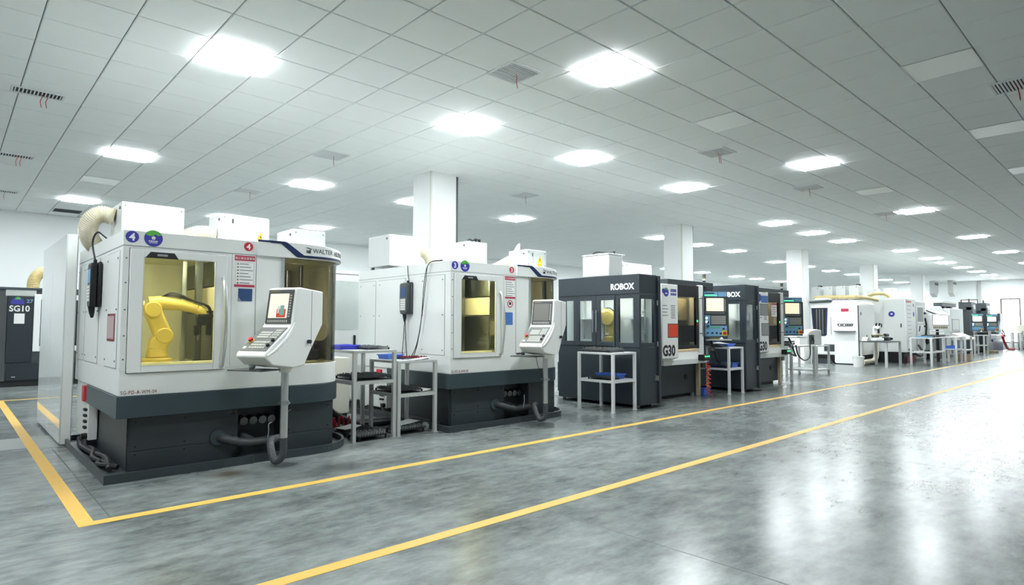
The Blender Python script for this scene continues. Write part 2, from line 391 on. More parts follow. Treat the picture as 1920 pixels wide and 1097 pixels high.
# ================================================================== ROUNDED-FRONT GRINDERS (numbers 4 and 3)
def arc_front():
    pts = [(1.11, 0.0), (1.24, -.008), (1.37, -.016), (1.5, -.024), (1.62, -.026), (1.72, -.02)]
    for k in range(1, 15):
        t = PI/2*k/14; pts.append((1.72+.40*math.sin(t), .46-.48*math.cos(t)))
    return pts
ARC = arc_front()
LEN = [0]
for a, c in zip(ARC, ARC[1:]): LEN.append(LEN[-1]+math.dist(a, c))
def on_arc(s, off):
    s = max(0, min(LEN[-1]-1e-6, s)); i = max(k for k in range(len(LEN)-1) if LEN[k] <= s); f = (s-LEN[i])/(LEN[i+1]-LEN[i])
    def nrm(j):
        a = ARC[max(j-1, 0)]; c = ARC[min(j+1, len(ARC)-1)]; d = math.dist(a, c); return ((c[1]-a[1])/d, -(c[0]-a[0])/d)
    n0, n1 = nrm(i), nrm(i+1); nx, ny = n0[0]+(n1[0]-n0[0])*f, n0[1]+(n1[1]-n0[1])*f
    return ARC[i][0]+(ARC[i+1][0]-ARC[i][0])*f+nx*off, ARC[i][1]+(ARC[i+1][1]-ARC[i][1])*f+ny*off
SN = [i*LEN[-1]/26 for i in range(27)]
def outline(off, x0=0, y0=0, yb=2.3):
    return [(x0-off, yb), (x0-off, y0-off), (1.08, y0-off)] + [on_arc(s, off) for s in SN] + [(2.12+off, yb)]
def arc_shell(mb, s0, s1, off0, off1, z0, z1, n=18):
    P = [s0+(s1-s0)*k/n for k in range(n+1)]
    f0 = z0 if callable(z0) else (lambda s: z0); f1 = z1 if callable(z1) else (lambda s: z1); vs = []
    for s in P:
        a = on_arc(s, off0); c = on_arc(s, off1); vs += [(a[0], a[1], f0(s)), (a[0], a[1], f1(s)), (c[0], c[1], f0(s)), (c[0], c[1], f1(s))]
    fs = []
    for k in range(n):
        o = 4*k; fs += [(o, o+4, o+5, o+1), (o+2, o+3, o+7, o+6), (o+1, o+5, o+7, o+3), (o, o+2, o+6, o+4)]
    fs += [(0, 1, 3, 2), (4*n, 4*n+2, 4*n+3, 4*n+1)]
    return mb.add(vs, fs)
def fan_badge(parent, x, y, z, r):                       # round blue sticker with a green top wave and a white flower
    b = disc_y(x, y, z, r, .003).build('round_sticker', 'badge_blue', parent)
    pts = [(x+r*.98*math.cos(a), z+r*.98*math.sin(a)) for a in [math.radians(28+124*k/12) for k in range(13)]]
    pts += [(x-r*.45, z+r*.25), (x-r*.1, z+r*.30), (x+r*.2, z+r*.5), (x+r*.5, z+r*.33)]
    MB().prism(pts, y-.003, y-.0045, 'y').build('green_wave', 'badge_green', b)
    fl = MB()
    for k in range(5):
        a = 2*PI*k/5+.3; fl.cyl((x+r*.13*math.cos(a), y-.003, z+r*.05+r*.13*math.sin(a)), (x+r*.13*math.cos(a), y-.0048, z+r*.05+r*.13*math.sin(a)), r*.10, 8)
    fl.build('flower_mark', 'print_white', b)
    ln = MB()
    for k in range(5): ln.box(x-r*.5+k*r*.2, x-r*.37+k*r*.2, y-.0045, y-.003, z-r*.42, z-r*.27)
    ln.box(x-r*.42, x+r*.42, y-.0045, y-.003, z-r*.56, z-r*.5)
    ln.build('small_print', 'print_white', b)
    return b
def number_badge(parent, x, y, z, r, digit, material):
    b = disc_y(x, y, z, r, .003).build('number_badge', material, parent)
    text('digit', digit, r*1.75, (x, y-.003, z-r*.62), '-y', 'print_white', b, bold=r*.05, align='CENTER')
def grinder(loc, digit, label, with_prohibit):
    t = thing('tool_grinder', label, 'grinding machine', loc, 0, 'rounded white tool grinders')
    # drip tray
    tr = MB().prism(outline(.10, -.0, -.02), .0, .02).build('drip_tray', 'slate_dark', t)
    O, I = outline(.10, 0, -.02), outline(.075, 0, -.02, 2.275)
    n = len(O); b = MB()
    b.add([(p[0], p[1], z) for z in (.02, .075) for p in O] + [(p[0], p[1], z) for z in (.02, .075) for p in I],
        [f for i in range(n) for j in [(i+1) % n] for f in ((i, j, n+j, n+i), (2*n+i, 3*n+i, 3*n+j, 2*n+j), (n+i, n+j, 3*n+j, 3*n+i))])
    b.build('tray_rim', 'slate_dark', tr)
    # plinth with a service niche, screwed cover panels
    pl = MB(); pl.box(.11, 1.02, .13, 2.2, .02, .51); pl.box(1.02, 1.44, .30, 2.2, .02, .51); pl.box(1.44, 1.98, .10, 2.2, .02, .51)
    p = pl.build('plinth', 'slate_dark', t)
    box('cover_panel', .12, 1.01, .122, .13, .20, .49, 'slate_dark', p, .003); box('cover_panel', .12, 1.01, .124, .13, .03, .195, 'slate_dark', p, .003)
    box('cover_panel', 1.45, 1.97, .092, .10, .20, .49, 'slate_dark', p, .003); box('cover_panel', 1.45, 1.97, .094, .10, .03, .195, 'slate_dark', p, .003)
    MB().prism([(.10, .04), (1.0, .04), (1.35, .47), (.10, .47)], .10, .11, 'x').build('side_cover', 'slate_dark', p) if False else box('side_cover', .10, .11, .15, 1.35, .04, .49, 'slate_dark', p, .003)
    sc_ = MB()
    for x in (.16, .55, .97): 
        for z in (.24, .45, .17): sc_.cyl((x, .122, z), (x, .117, z), .009, 8)
    for x in (1.5, 1.92):
        for z in (.24, .45): sc_.cyl((x, .092, z), (x, .087, z), .009, 8)
    sc_.build('screw_heads', 'black', p)['kind'] = 'stuff'
    # niche fittings: gauge lens row, pipes
    g = MB()
    for k in range(4): g.tube([(1.10+k*.09, .30, .36), (1.10+k*.09, .20, .35)], [.045, .04], 12)
    g.build('filter_cups', 'steel_dark', p, smooth=True)
    hose('drain_pipe', [(.84, .13, .24), (.88, .03, .23), (1.0, -.01, .19), (1.12, .02, .17), (1.3, .04, .17), (1.42, .05, .17)], .042, 'hose_grey', p, 12)
    MB().cyl((.84, .13, .24), (.83, .09, .24), .07, 16).build('pipe_flange', 'slate', p)
    hose('branch_pipe', [(1.08, .2, .22), (1.10, .08, .2), (1.12, .03, .19)], .035, 'hose_grey', p, 10)
    hose('wire_clip', [(1.30, .02, .34), (1.26, -.01, .33), (1.26, -.012, .26), (1.25, 0, .16)], .006, 'steel', p, 6)
    # dark belt, white belt
    MB().prism(outline(.012, 0, 0, 1.45), .505, .69).build('dark_belt', 'slate', t, .004)
    MB().prism(outline(0.0), .691, .90).build('white_belt', 'white', t, .004)
    text('asset_number', 'SG-PD-A-WM-0'+digit, .045, (.015, -.001, .705), '-y', 'print_red', t, stretch=.76, spacing=1.12)
    # hollow upper housing
    sh = MB(); sh.box(0, .03, .0, 2.3, .90, 1.97); sh.box(.03, 2.12, 2.27, 2.3, .90, 1.97); sh.box(2.09, 2.12, .46, 2.27, .90, 1.97)
    sh.prism([(0.0, 2.3), (0.0, 0.0), (1.11, 0.0)] + [on_arc(s, -.012) for s in SN] + [(2.12, 2.3)], 1.97, 2.10)
    sh.box(.03, .86, .002, .03, 1.90, 1.97); sh.box(.03, .86, .004, .03, .89, .93); sh.box(.03, .048, 0, .03, .90, 1.97); sh.box(.838, 1.36, 0, .03, .90, 1.97)
    hs = sh.build('housing', 'white', t)
    box('front_seam', .882, .885, -.001, .001, .91, 1.965, 'print_grey', hs); box('front_seam', 1.105, 1.11, -.004, .001, .91, 1.965, 'print_grey', hs)
    box('top_line', 0, 1.11, -.003, .0, 1.966, 1.972, 'print_grey', hs); box('top_line', -.003, 0, 0, 2.3, 1.966, 1.972, 'print_grey', hs)
    cr = MB()
    for z in (1.0, 1.2, 1.42, 1.65, 1.86): cr.cyl((.025, 0, z), (.025, -.006, z), .007, 8)
    cr.build('corner_screws', 'steel_dark', hs)['kind'] = 'stuff'
    # interior lining and fittings
    ln = MB(); ln.box(.031, .036, .03, 2.26, .905, 1.96); ln.box(.036, 2.085, 2.262, 2.268, .905, 1.96); ln.box(.036, 2.085, .48, 2.26, 1.962, 1.968); ln.box(2.083, 2.089, .47, 2.26, .905, 1.96); ln.box(.04, 1.9, .05, .48, 1.963, 1.968)
    li = ln.build('inner_lining', 'lining', t)
    box('inner_floor', .04, 2.08, .48, 2.26, .902, .915, 'cream', li); box('inner_floor', .04, 1.85, .04, .48, .902, .915, 'cream', li)
    box('work_fill_light', .1, .8, .42, .48, 1.945, 1.961, 'work_fill_light', li); box('bay_wall', .036, .92, 1.62, 1.63, .915, 1.96, 'lining', li); box('work_fill_light', 1.0, 1.3, .04, .14, 1.945, 1.961, 'work_fill_light', li)
    box('rail_post', .72, .76, 1.0, 1.05, .915, 1.96, 'steel', li); box('rail_post', .80, .86, .8, .86, .915, 1.96, 'steel_dark', li)
    box('partition_panel', .92, .94, .35, 1.6, .915, 1.42, 'steel_dark', li); box('partition_panel', .92, .94, .35, 1.6, 1.44, 1.68, 'cream', li); box('partition_panel', .92, .94, .35, 1.6, 1.70, 1.95, 'steel_dark', li)
    box('bed_ledge', .06, .9, .25, .34, .915, .95, 'beige', li)
    if digit == '3':
        box('curtain_panel', .06, .70, .70, .72, .915, 1.95, 'cream', li); box('shelf_bar', .06, .60, .66, .70, 1.66, 1.68, 'steel_dark', li); box('shelf_bar', .06, .62, .66, .70, 1.26, 1.29, 'bezel', li)
        MB().prism([(.30, .93), (.34, .93), (.62, 1.22), (.58, 1.22)], .66, .68, 'y').build('brace', 'steel', li)
    # spindle unit seen through the curved glass
    sp = MB().tube([(1.93, .80, 1.22), (1.93, .34, 1.22)], .10, 20).build('spindle_head', 'cream', li, smooth=True)
    box('head_block', 1.62, 2.02, .75, 1.2, 1.12, 1.38, 'cream', sp, .03)
    MB().cyl((1.82, .56, 1.03), (1.82, .56, 1.12), .16, 20).build('turntable', 'beige', sp)
    MB().cyl((1.75, .56, .915), (1.75, .56, 1.03), .27, 28).build('rotary_base', 'black', sp, .02)
    b = MB()
    for k in range(10):
        a = 2*PI*k/10; b.cyl((1.75+.23*math.cos(a), .56+.23*math.sin(a), 1.03), (1.75+.23*math.cos(a), .56+.23*math.sin(a), 1.08), .03, 8)
    b.build('tool_pots', 'steel_dark', sp)
    MB().cyl((1.98, 1.35, .915), (1.98, 1.35, 1.96), .035, 12).build('guide_column', 'steel', li, smooth=True)
    MB().cyl((1.83, .62, .915), (1.83, .62, 1.96), .022, 12).build('guide_column', 'steel_dark', li, smooth=True)
    box('dark_back', .95, 1.45, 1.62, 1.7, .92, 1.95, 'bezel', li)
    # curved glass
    s0 = .27; cg = MB(); arc_shell(cg, s0, LEN[-1]-.01, -.018, -.012, .905, 1.965); cw = cg.build('curved_window', 'pane_smoke', t, smooth=True)
    fm = MB(); arc_shell(fm, s0-.03, s0, -.02, .004, .90, 1.968, 2); fm.build('window_jamb', 'alu', cw); fm = MB(); arc_shell(fm, LEN[-1]-.05, LEN[-1]-.005, -.022, .006, .90, 1.968, 3); fm.build('window_jamb', 'alu', cw); ej = MB(); arc_shell(ej, LEN[-1]-.065, LEN[-1]-.05, -.02, .005, .90, 1.968, 2); ej.build('edge_seal', 'black', cw)
    # overhanging header with dark stripe and lettering
    hd = MB(); arc_shell(hd, 0, LEN[-1], -.01, .03, 1.965, lambda s: 2.12-.03*max(0, (s-.45))/.6, 24); h = hd.build('curved_header', 'white', t, .004)
    st = MB(); lo = lambda s: 2.103 if s < .22 else (2.103-(s-.22)/.16*.125 if s < .38 else 1.978)
    hi = lambda s: 2.122 if s < .27 else (2.122-(s-.27)/.18*.124 if s < .45 else 1.998)
    arc_shell(st, .0, LEN[-1]-.005, .0295, .034, lo, hi, 60); st.build('header_stripe', 'navy', h)
    st = MB(); arc_shell(st, .12, LEN[-1]-.005, .0295, .0355, lambda s: lo(s)-.004, lambda s: lo(s)+.003, 60); st.build('stripe_edge', 'black', h)
    def mp(s_start, zb):
        def f(x, y, z):
            a = on_arc(s_start+x, .0305+z); return (a[0], a[1], zb+y)
        return f
    text('lettering', 'WALTER', .066, None, None, 'bezel', h, bold=.0006, stretch=.90, mapper=mp(.545, 2.03))
    text('lettering', 'HELITRONIC MICRO', .062, None, None, 'bezel', h, bold=.0016, stretch=.74, mapper=mp(.80, 2.024))
    lg = MB(); P = [(0, 0), (.05, 0), (.05, .03), (.028, .055), (.03, .03), (.0, .03)]
    arc_shell(lg, .475, .485, .03, .033, 2.025, 2.055, 2); arc_shell(lg, .489, .52, .03, .033, 2.025, lambda s: 2.05+(s-.489)*.4, 3); arc_shell(lg, .475, .53, .03, .033, lambda s: 2.078-(s-.475)*.3, lambda s: 2.084-(s-.475)*.2, 4)
    lg.build('logo_mark', 'bezel', h)
    # hinged door with amber window
    d = ring_y(.05, .835, .885, 1.945, .105, -.022, .004, .07, .06).build('door', 'white', t, .004)
    box('door_gap', .042, .843, .004, .008, .877, 1.953, 'print_black', d) if False else ring_y(.0455, .8395, .8805, 1.9495, .0045, -.001, .002).build('door_gap', 'print_black', d)
    box('door_pane', .15, .735, -.010, -.004, .94, 1.88, 'pane_amber', d)
    ring_y(.150, .735, .940, 1.880, .006, -.024, -.018).build('pane_gasket', 'frame_grey', d)
    MB().prism([(.16, 1.872), (.42, 1.872), (.385, 1.925), (.20, 1.925)], -.022, -.032, 'y').build('latch_plate', 'black', d, .003)
    box('latch_mark', .25, .33, -.034, -.032, 1.89, 1.908, 'print_grey', d)
    hp = smooth_path([(.80, -.024, .905), (.802, -.06, .95), (.806, -.095, 1.15), (.808, -.105, 1.32), (.806, -.095, 1.5), (.802, -.06, 1.69), (.80, -.024, 1.735)], 5)
    MB().tube(hp, .017, 10).build('door_handle', 'alu', d, smooth=True)
    # side access panels and lower service box
    for (y0, y1, z0, z1) in ((.12, .64, .92, 1.93), (1.01, 1.72, .92, 1.93), (1.80, 2.26, .92, 1.93)):
        q = box('side_panel', -.006, 0, y0, y1, z0, z1, 'white', t, .002)
        ring_x(y0-.005, y1+.005, z0-.005, z1+.005, .005, -.002, .0).build('panel_gap', 'print_grey', q)
        b = MB()
        for yy in (y0+.04, y1-.04):
            for zz in (z0+.06, (z0+z1)/2, z1-.06): b.cyl((-.006, yy, zz), (-.011, yy, zz), .008, 8)
        b.build('panel_screws', 'steel_dark', q)['kind'] = 'stuff'
    sb = box('service_box', .02, .10, 1.5, 2.25, .12, .69, 'white', t, .004)
    box('socket_plate', -.012, .02, 1.62, 1.74, .50, .66, 'red', sb, .006)
    b = MB()
    for k in range(4):
        for q in range(2): b.cyl((.02, 1.58+q*.06, .42-k*.06), (-.006, 1.58+q*.06, .42-k*.06), .014, 8)
    b.build('connectors', 'black', sb)['kind'] = 'stuff'
    MB().cyl((.02, 1.55, .16), (-.03, 1.55, .16), .03, 12).build('drain_plug', 'black', sb)
    for k, pts in enumerate(([(.03, 2.1, .06), (.0, 1.7, .05), (.04, 1.3, .06), (-.02, .9, .05), (.03, .5, .05)], [(.05, 1.9, .05), (-.03, 1.5, .07), (.02, 1.1, .05), (.05, .7, .07), (0, .25, .05)], [(.06, 1.7, .28), (.03, 1.62, .12), (.0, 1.4, .055), (.05, 1.0, .05)], [(.05, .75, .05), (-.04, .55, .05), (.0, .38, .06), (.07, .3, .05)])):
        hose('tray_hose', pts, .024, 'rubber', t, 8)
    # stickers and notices
    number_badge(t, .062, -.001, 2.045, .05, digit, 'badge_blue')
    fan_badge(t, .222, -.001, 2.045, .072)
    number_badge(t, 1.03, -.001, 2.045, .042, digit, 'red')
    s = box('warning_notice', .905, 1.095, -.003, 0, 1.655, 1.955, 'print_white', t)
    box('notice_header', .905, 1.095, -.0045, -.003, 1.905, 1.955, 'sign_red', s); box('notice_footer', .905, 1.095, -.0045, -.003, 1.655, 1.678, 'sign_red', s)
    text('notice_title', '加工前注意事项', .026, (1.0, -.0045, 1.92), '-y', 'print_white', s, align='CENTER')
    ic, tx = MB(), MB()
    for k in range(7):
        z = 1.875-k*.03; ic.prism([(.925, z-.008), (.947, z-.008), (.936, z+.01)], -.003, -.0045, 'y')
        tx.box(.952, 1.035+.02*(k % 3)+.01*(k == 6), -.0045, -.003, z-.005, z+.004)
    ic.build('warning_icons', 'olive', s); tx.build('small_print', 'print_grey', s)
    ring_y(.915, 1.085, 1.685, 1.895, .002, -.0045, -.003).build('notice_border', 'print_grey', s)
    if with_prohibit:
        pb = disc_y(1.0, -.0, 1.585, .05).build('prohibition_sticker', 'print_white', t)
        tp = [(1.0+.043*math.cos(2*PI*k/24), -.004, 1.585+.043*math.sin(2*PI*k/24)) for k in range(25)]
        MB().tube(tp, .006, 6).build('red_ring', 'red', pb); MB().prism([(.985, 1.565), (1.02, 1.575), (1.018, 1.605), (.982, 1.608)], -.003, -.005, 'y').build('dark_symbol', 'print_black', pb)
        box('blue_sheet', .92, 1.05, -.003, 0, 1.30, 1.47, 'sheet_sky', t)
    else:
        bs = box('blue_sheet', .945, 1.075, -.003, 0, 1.52, 1.64, 'sheet_blue', t)
        MB().prism([(.945, 1.52), (.975, 1.52), (.945, 1.56)], -.003, -.007, 'y').build('curled_corner', 'print_grey', bs)
        pp = box('name_plate', -.010, -.006, .20, .52, 1.15, 1.39, 'print_red', t); box('plate_face', -.012, -.010, .22, .50, 1.17, 1.37, 'plate_pink', pp)
    return t
G4 = (1.08, 6.0, 0); G3 = (4.58, 6.05, 0)
grinder(G4, '4', 'white tool grinder marked 4 with yellow robot behind amber door window', False)
grinder(G3, '3', 'white tool grinder marked 3 beside the dark robot cell', True)

# control consoles on posts
def console(O, phi, label, pic, mouse):
    N = math.radians(phi)
    t = thing('control_console', label, 'control console', (O[0], O[1], 0), N+PI/2, 'grinder consoles')      # local -y faces the operator, +x is right
    hw = .165
    prof = [(-.375, 1.02), (-.36, 1.055), (-.075, 1.275), (-.05, 1.30), (0, 1.63), (.05, 1.64), (.36, 1.615), (.36, 1.30), (.20, 1.06), (.12, .925), (-.02, .905), (-.28, .945)]
    MB().prism(prof, -hw, hw, 'x').build('housing', 'white', t, .012, seg=3)
    box('rear_seam', hw-.001, hw+.001, .198, .202, 1.09, 1.615, 'print_black', t)
    sl = lambda f: (-.36+f*.285, 1.055+f*.22)            # along keyboard slope
    for sx in (-1, 1): wing = MB(); wing.tube([(sx*(hw+.004), p[0], p[1]) for p in [(-.35, 1.03), (-.25, 1.08), (-.12, 1.18), (-.045, 1.27), (-.02, 1.33)]], [.006, .016, .018, .014, .005], 8); wing.build('side_grip', 'white', t, smooth=True)
    def face(name, x0, x1, f0, f1, up, h, material, parent, keyb=True):
        if keyb: A = Vector((0, -.36, 1.055)); D = Vector((0, .285, .22)); nn = Vector((0, -.22, .285)).normalized()
        else: A = Vector((0, -.05, 1.30)); D = Vector((0, .05, .33)); nn = Vector((0, -.33, .05)).normalized()
        vs = []
        for hh in (up, up+h):
            for (x, f) in ((x0, f0), (x1, f0), (x1, f1), (x0, f1)): vs.append(A+D*f+nn*hh+Vector((x, 0, 0)))
        return MB().add(vs, [(3,2,1,0),(4,5,6,7),(0,1,5,4),(1,2,6,5),(2,3,7,6),(3,0,4,7)]).build(name, material, parent)
    bz = face('screen_bezel', -.15, .14, .02, .96, 0, .008, 'bezel', t, False)
    face('screen', -.125, .095, .17, .85, .008, .002, pic, bz, False)
    if pic == 'screen_pic':
        face('picture_patch', -.03, .075, .19, .42, .010, .0006, 'orange_red', bz, False); face('picture_patch', .01, .055, .25, .52, .0107, .0006, 'teal', bz, False); face('picture_patch', -.02, .0, .3, .5, .0107, .0006, 'mist', bz, False)
    for k in range(10): face('soft_key', -.125+k*.024, -.111+k*.024, .05, .12, .008, .003, 'key_grey', bz, False)
    for k in range(9): face('soft_key', .108, .126, .2+k*.072, .24+k*.072, .008, .003, 'key_grey', bz, False)
    face('brand_strip', -.13, -.02, .90, .93, .008, .0006, 'olive', bz, False)
    kp = face('keypad', -.15, .145, .06, .97, 0, .006, 'keypad', t)
    for r in range(3):
        for c in range(6): face('key', -.075+c*.030, -.050+c*.030, .14+r*.1, .21+r*.1, .006, .004, 'key_grey', kp)
    for (x0, x1, f) in ((-.10, .03, .55), (-.10, .03, .64), (-.10, .03, .73)): face('display_slot', x0, x1, f, f+.06, .006, .002, 'key_grey', kp)
    for r in range(4):
        for c in range(3): face('key', .05+c*.028, .072+c*.028, .54+r*.09, .60+r*.09, .006, .003, 'key_grey', kp)
    def knob(name, x, f, r, h, material, parent):
        A = Vector((x, -.36+.285*f, 1.055+.22*f)); nn = Vector((0, -.22, .285)).normalized(); return MB().cyl(A+nn*.006, A+nn*(.006+h), r, 14).build(name, material, parent, smooth=True)
    knob('stop_collar', -.118, .42, .026, .006, 'warn_yellow', kp); knob('emergency_stop', -.118, .42, .021, .03, 'red', kp)
    knob('override_knob', .12, .25, .016, .02, 'black', kp); knob('override_knob', .125, .44, .016, .02, 'black', kp); face('key_switch', -.135, -.105, .13, .2, .006, .004, 'print_white', kp)
    MB().cyl((hw, .16, 1.14), (hw+.03, .16, 1.14), .018, 12).build('side_knob', 'black', t)
    # tray, post with clamp, sleeve and flexible conduit
    box('mouse_tray', -.34, .05, -.30, -.06, .885, .897, 'bezel', t, .004)
    MB().cyl((0, .05, .86), (0, .05, .915), .05, 16, .07).build('post_socket', 'white', t)
    pp = MB(); pp.cyl((0, .05, .26), (0, .05, .87), .034, 16); post = pp.build('post', 'alu', t, smooth=True)
    b = MB(); b.cyl((0, .05, .56), (0, .05, .60), .042, 16); b.box(-.06, .06, .04, .06, .572, .588); b.build('post_clamp', 'steel', post)
    hose('conduit', [(0, .05, .27), (0, .05, .14), (-.02, .04, .075), (-.065, .02, .05), (-.11, .03, .10), (-.16, .06, .17), (-.21, .12, .21), (-.25, .25, .21)], .034, 'hose_grey', post, 12, rib=.02, step=8)
    hose('stay_rod', [(0, .05, .43), (-.12, .22, .46), (-.2, .36, .47)], .006, 'steel_dark', post, 6, step=2)
    if mouse:
        o = MB(); vs = []
        for k in range(7):
            th = PI*k/6
        o.tube([(0, -.05, .004), (0, -.035, .014), (0, 0, .019), (0, .035, .015), (0, .05, .006)], [.012, .026, .031, .028, .012], 12)
        mo = o.build('computer_mouse', 'mouse_shell', smooth=True); mo.scale = (1, 1, 1)
        a = N+PI/2; lx, ly = -.15, -.20; mo.location = (O[0]+lx*math.cos(a)-ly*math.sin(a), O[1]+lx*math.sin(a)+ly*math.cos(a), .909); mo.rotation_euler = (0, 0, a+.9)
        tag(mo, 'pale teal computer mouse on the tray of the nearest console', 'mouse')
        MB().tube([(0, -.02, .0185), (0, .0, .0505-.030)], .028, 10).build('mouse_shell', 'white_bright', mo) if False else None
    else:
        hd = MB().tube([(-.30, -.20, .92), (-.22, -.19, .925)], .012, 8); hd.tube([(-.22, -.19, .925), (-.19, -.19, .925)], .022, 10); hd.build('crank_knob', 'black', t, smooth=True)
        hose('hanging_cord', [(-.06, -.1, .885), (-.05, -.06, .75), (-.03, 0.0, .66), (-.04, .0, .6)], .004, 'black', t, 5)
    return t
console((2.27, 5.55), 205, 'grey-white console with picture on screen in front of the 4 grinder', 'screen_pic', True)
console((5.83, 5.66), 197, 'white console with dark grey screen in front of the 3 grinder', 'screen_off', False)

# hand-held pendants hung on the side panels
def pendant(loc, label, back):
    t = thing('hand_pendant', label, 'hand pendant', loc, 0, 'hand pendants')       # faces -X
    box('cradle', -.03, 0, -.11, .11, -.2, .23, 'bezel' if back else 'black', t, .01)
    bd = MB().prism([(-.085, -.17), (-.095, .02), (-.09, .20), (-.07, .22), (.07, .22), (.09, .20), (.095, .02), (.085, -.17), (.06, -.20), (-.06, -.20)], -.085, -.03, 'x').build('body', 'black' if not back else 'bezel', t, .01)
    box('display', -.088, -.085, -.06, .065, .03, .16, 'sheet_blue' if back else 'panel_blue', bd); box('key_field', -.088, -.085, -.06, .065, -.15, .01, 'key_grey', bd)
    b = MB()
    for r in range(5):
        for c in range(4): b.box(-.091, -.088, -.05+c*.029, -.03+c*.029, -.14+r*.03, -.122+r*.03)
    b.build('keys', 'print_white', bd)
    MB().tube([(-.06, 0, -.19), (-.055, 0, -.25), (-.05, .01, -.30)], [.03, .024, .012], 10).build('cable_boot', 'rubber', t, smooth=True)
    MB().cyl((-.05, -.06, .22), (-.05, -.06, .25), .015, 8).build('stop_button', 'black', t)
    return t
p4 = pendant((1.072, 6.98, 1.66), 'black hand pendant on the left flank of the 4 grinder', False)
hose('cable', [(-.04, 0, .23), (-.06, .06, .42), (-.03, .0, .52), (.06, -.02, .45)], .009, 'black', p4, 6)
p3 = pendant((4.572, 6.98, 1.64), 'grey hand pendant with looped cable on the 3 grinder', True)
hose('cable', [(-.05, .01, -.29), (-.05, .03, -.5), (-.05, .05, -.78), (-.05, -.1, -.80), (-.05, -.28, -.6), (-.05, -.4, -.2), (-.05, -.48, .25), (-.03, -.52, .45), (.06, -.7, .48)], .005, 'black', p3, 6)
hose('cable', [(-.045, .0, -.29), (-.045, -.02, -.55), (-.045, -.08, -.86), (-.045, -.25, -.68), (-.045, -.37, -.3), (-.045, -.43, .2), (-.02, -.50, .45), (.06, -.68, .49)], .005, 'black', p3, 6)
hose('cable', [(-.01, -.03, .22), (-.012, .0, .35), (-.008, .02, .47)], .005, 'black', p3, 6)

# six-axis robot arms
def robot(loc, rz, label, flip=1):
    t = thing('industrial_robot', label, 'robot', loc, rz, 'yellow robot arms')
    b = MB(); b.cyl((0, 0, 0), (0, 0, .06), .13, 20); b.cyl((0, 0, .06), (0, 0, .15), .10, 20, .085); b.build('base', 'robot_yellow', t, .01)
    MB().tube([(0, 0, .14), (.01, 0, .2), (.05, 0, .27)], [.085, .09, .075], 14).build('turret', 'robot_yellow', t, smooth=True)
    MB().cyl((.05, -.09, .27), (.05, .09, .27), .075, 20).build('shoulder_joint', 'robot_yellow', t, .01)
    MB().prism([(.10, .23), (.12, .30), (.01, .56), (-.10, .56), (-.12, .48), (-.02, .22)], -.055, .055, 'y').build('lower_arm', 'robot_yellow', t, .025, seg=3)
    MB().cyl((-.05, -.08, .52), (-.05, .08, .52), .075, 20).build('elbow_joint', 'robot_yellow', t, .01)
    MB().tube([(-.08, 0, .57), (.02, 0, .585), (.2, 0, .565), (.33, 0, .53)], [.075, .07, .055, .045], 14).build('forearm', 'robot_yellow', t, smooth=True)
    MB().tube([(.33, 0, .53), (.38, 0, .50), (.40, 0, .45)], [.045, .05, .035], 12).build('wrist', 'robot_yellow', t, smooth=True)
    g = MB(); g.box(.33, .46, -.05, .05, .37, .45); g.box(.31, .35, -.04, .04, .27, .37); g.box(.42, .46, -.04, .04, .27, .37); g.box(.34, .5, -.06, .03, .45, .48)
    gr = g.build('gripper', 'black', t, .004)
    box('finger', .345, .36, -.03, .03, .22, .28, 'steel_dark', gr); box('finger', .41, .425, -.03, .03, .22, .28, 'steel_dark', gr)
    for k in range(4):
        hose('air_hose', [(.02, .03-.02*k, .65), (.12, .05-.03*k, .66+.01*k), (.28, .05-.035*k, .62), (.43, .04-.03*k, .56), (.46, .03-.02*k, .45)], .008, 'black', t, 6)
    MB().cyl((-.12, 0, .56), (-.16, 0, .56), .045, 14).build('motor_cap', 'robot_yellow', t)
    return t
robot((1.50, 6.62, .918), -.12, 'yellow robot arm inside the number 4 grinder')

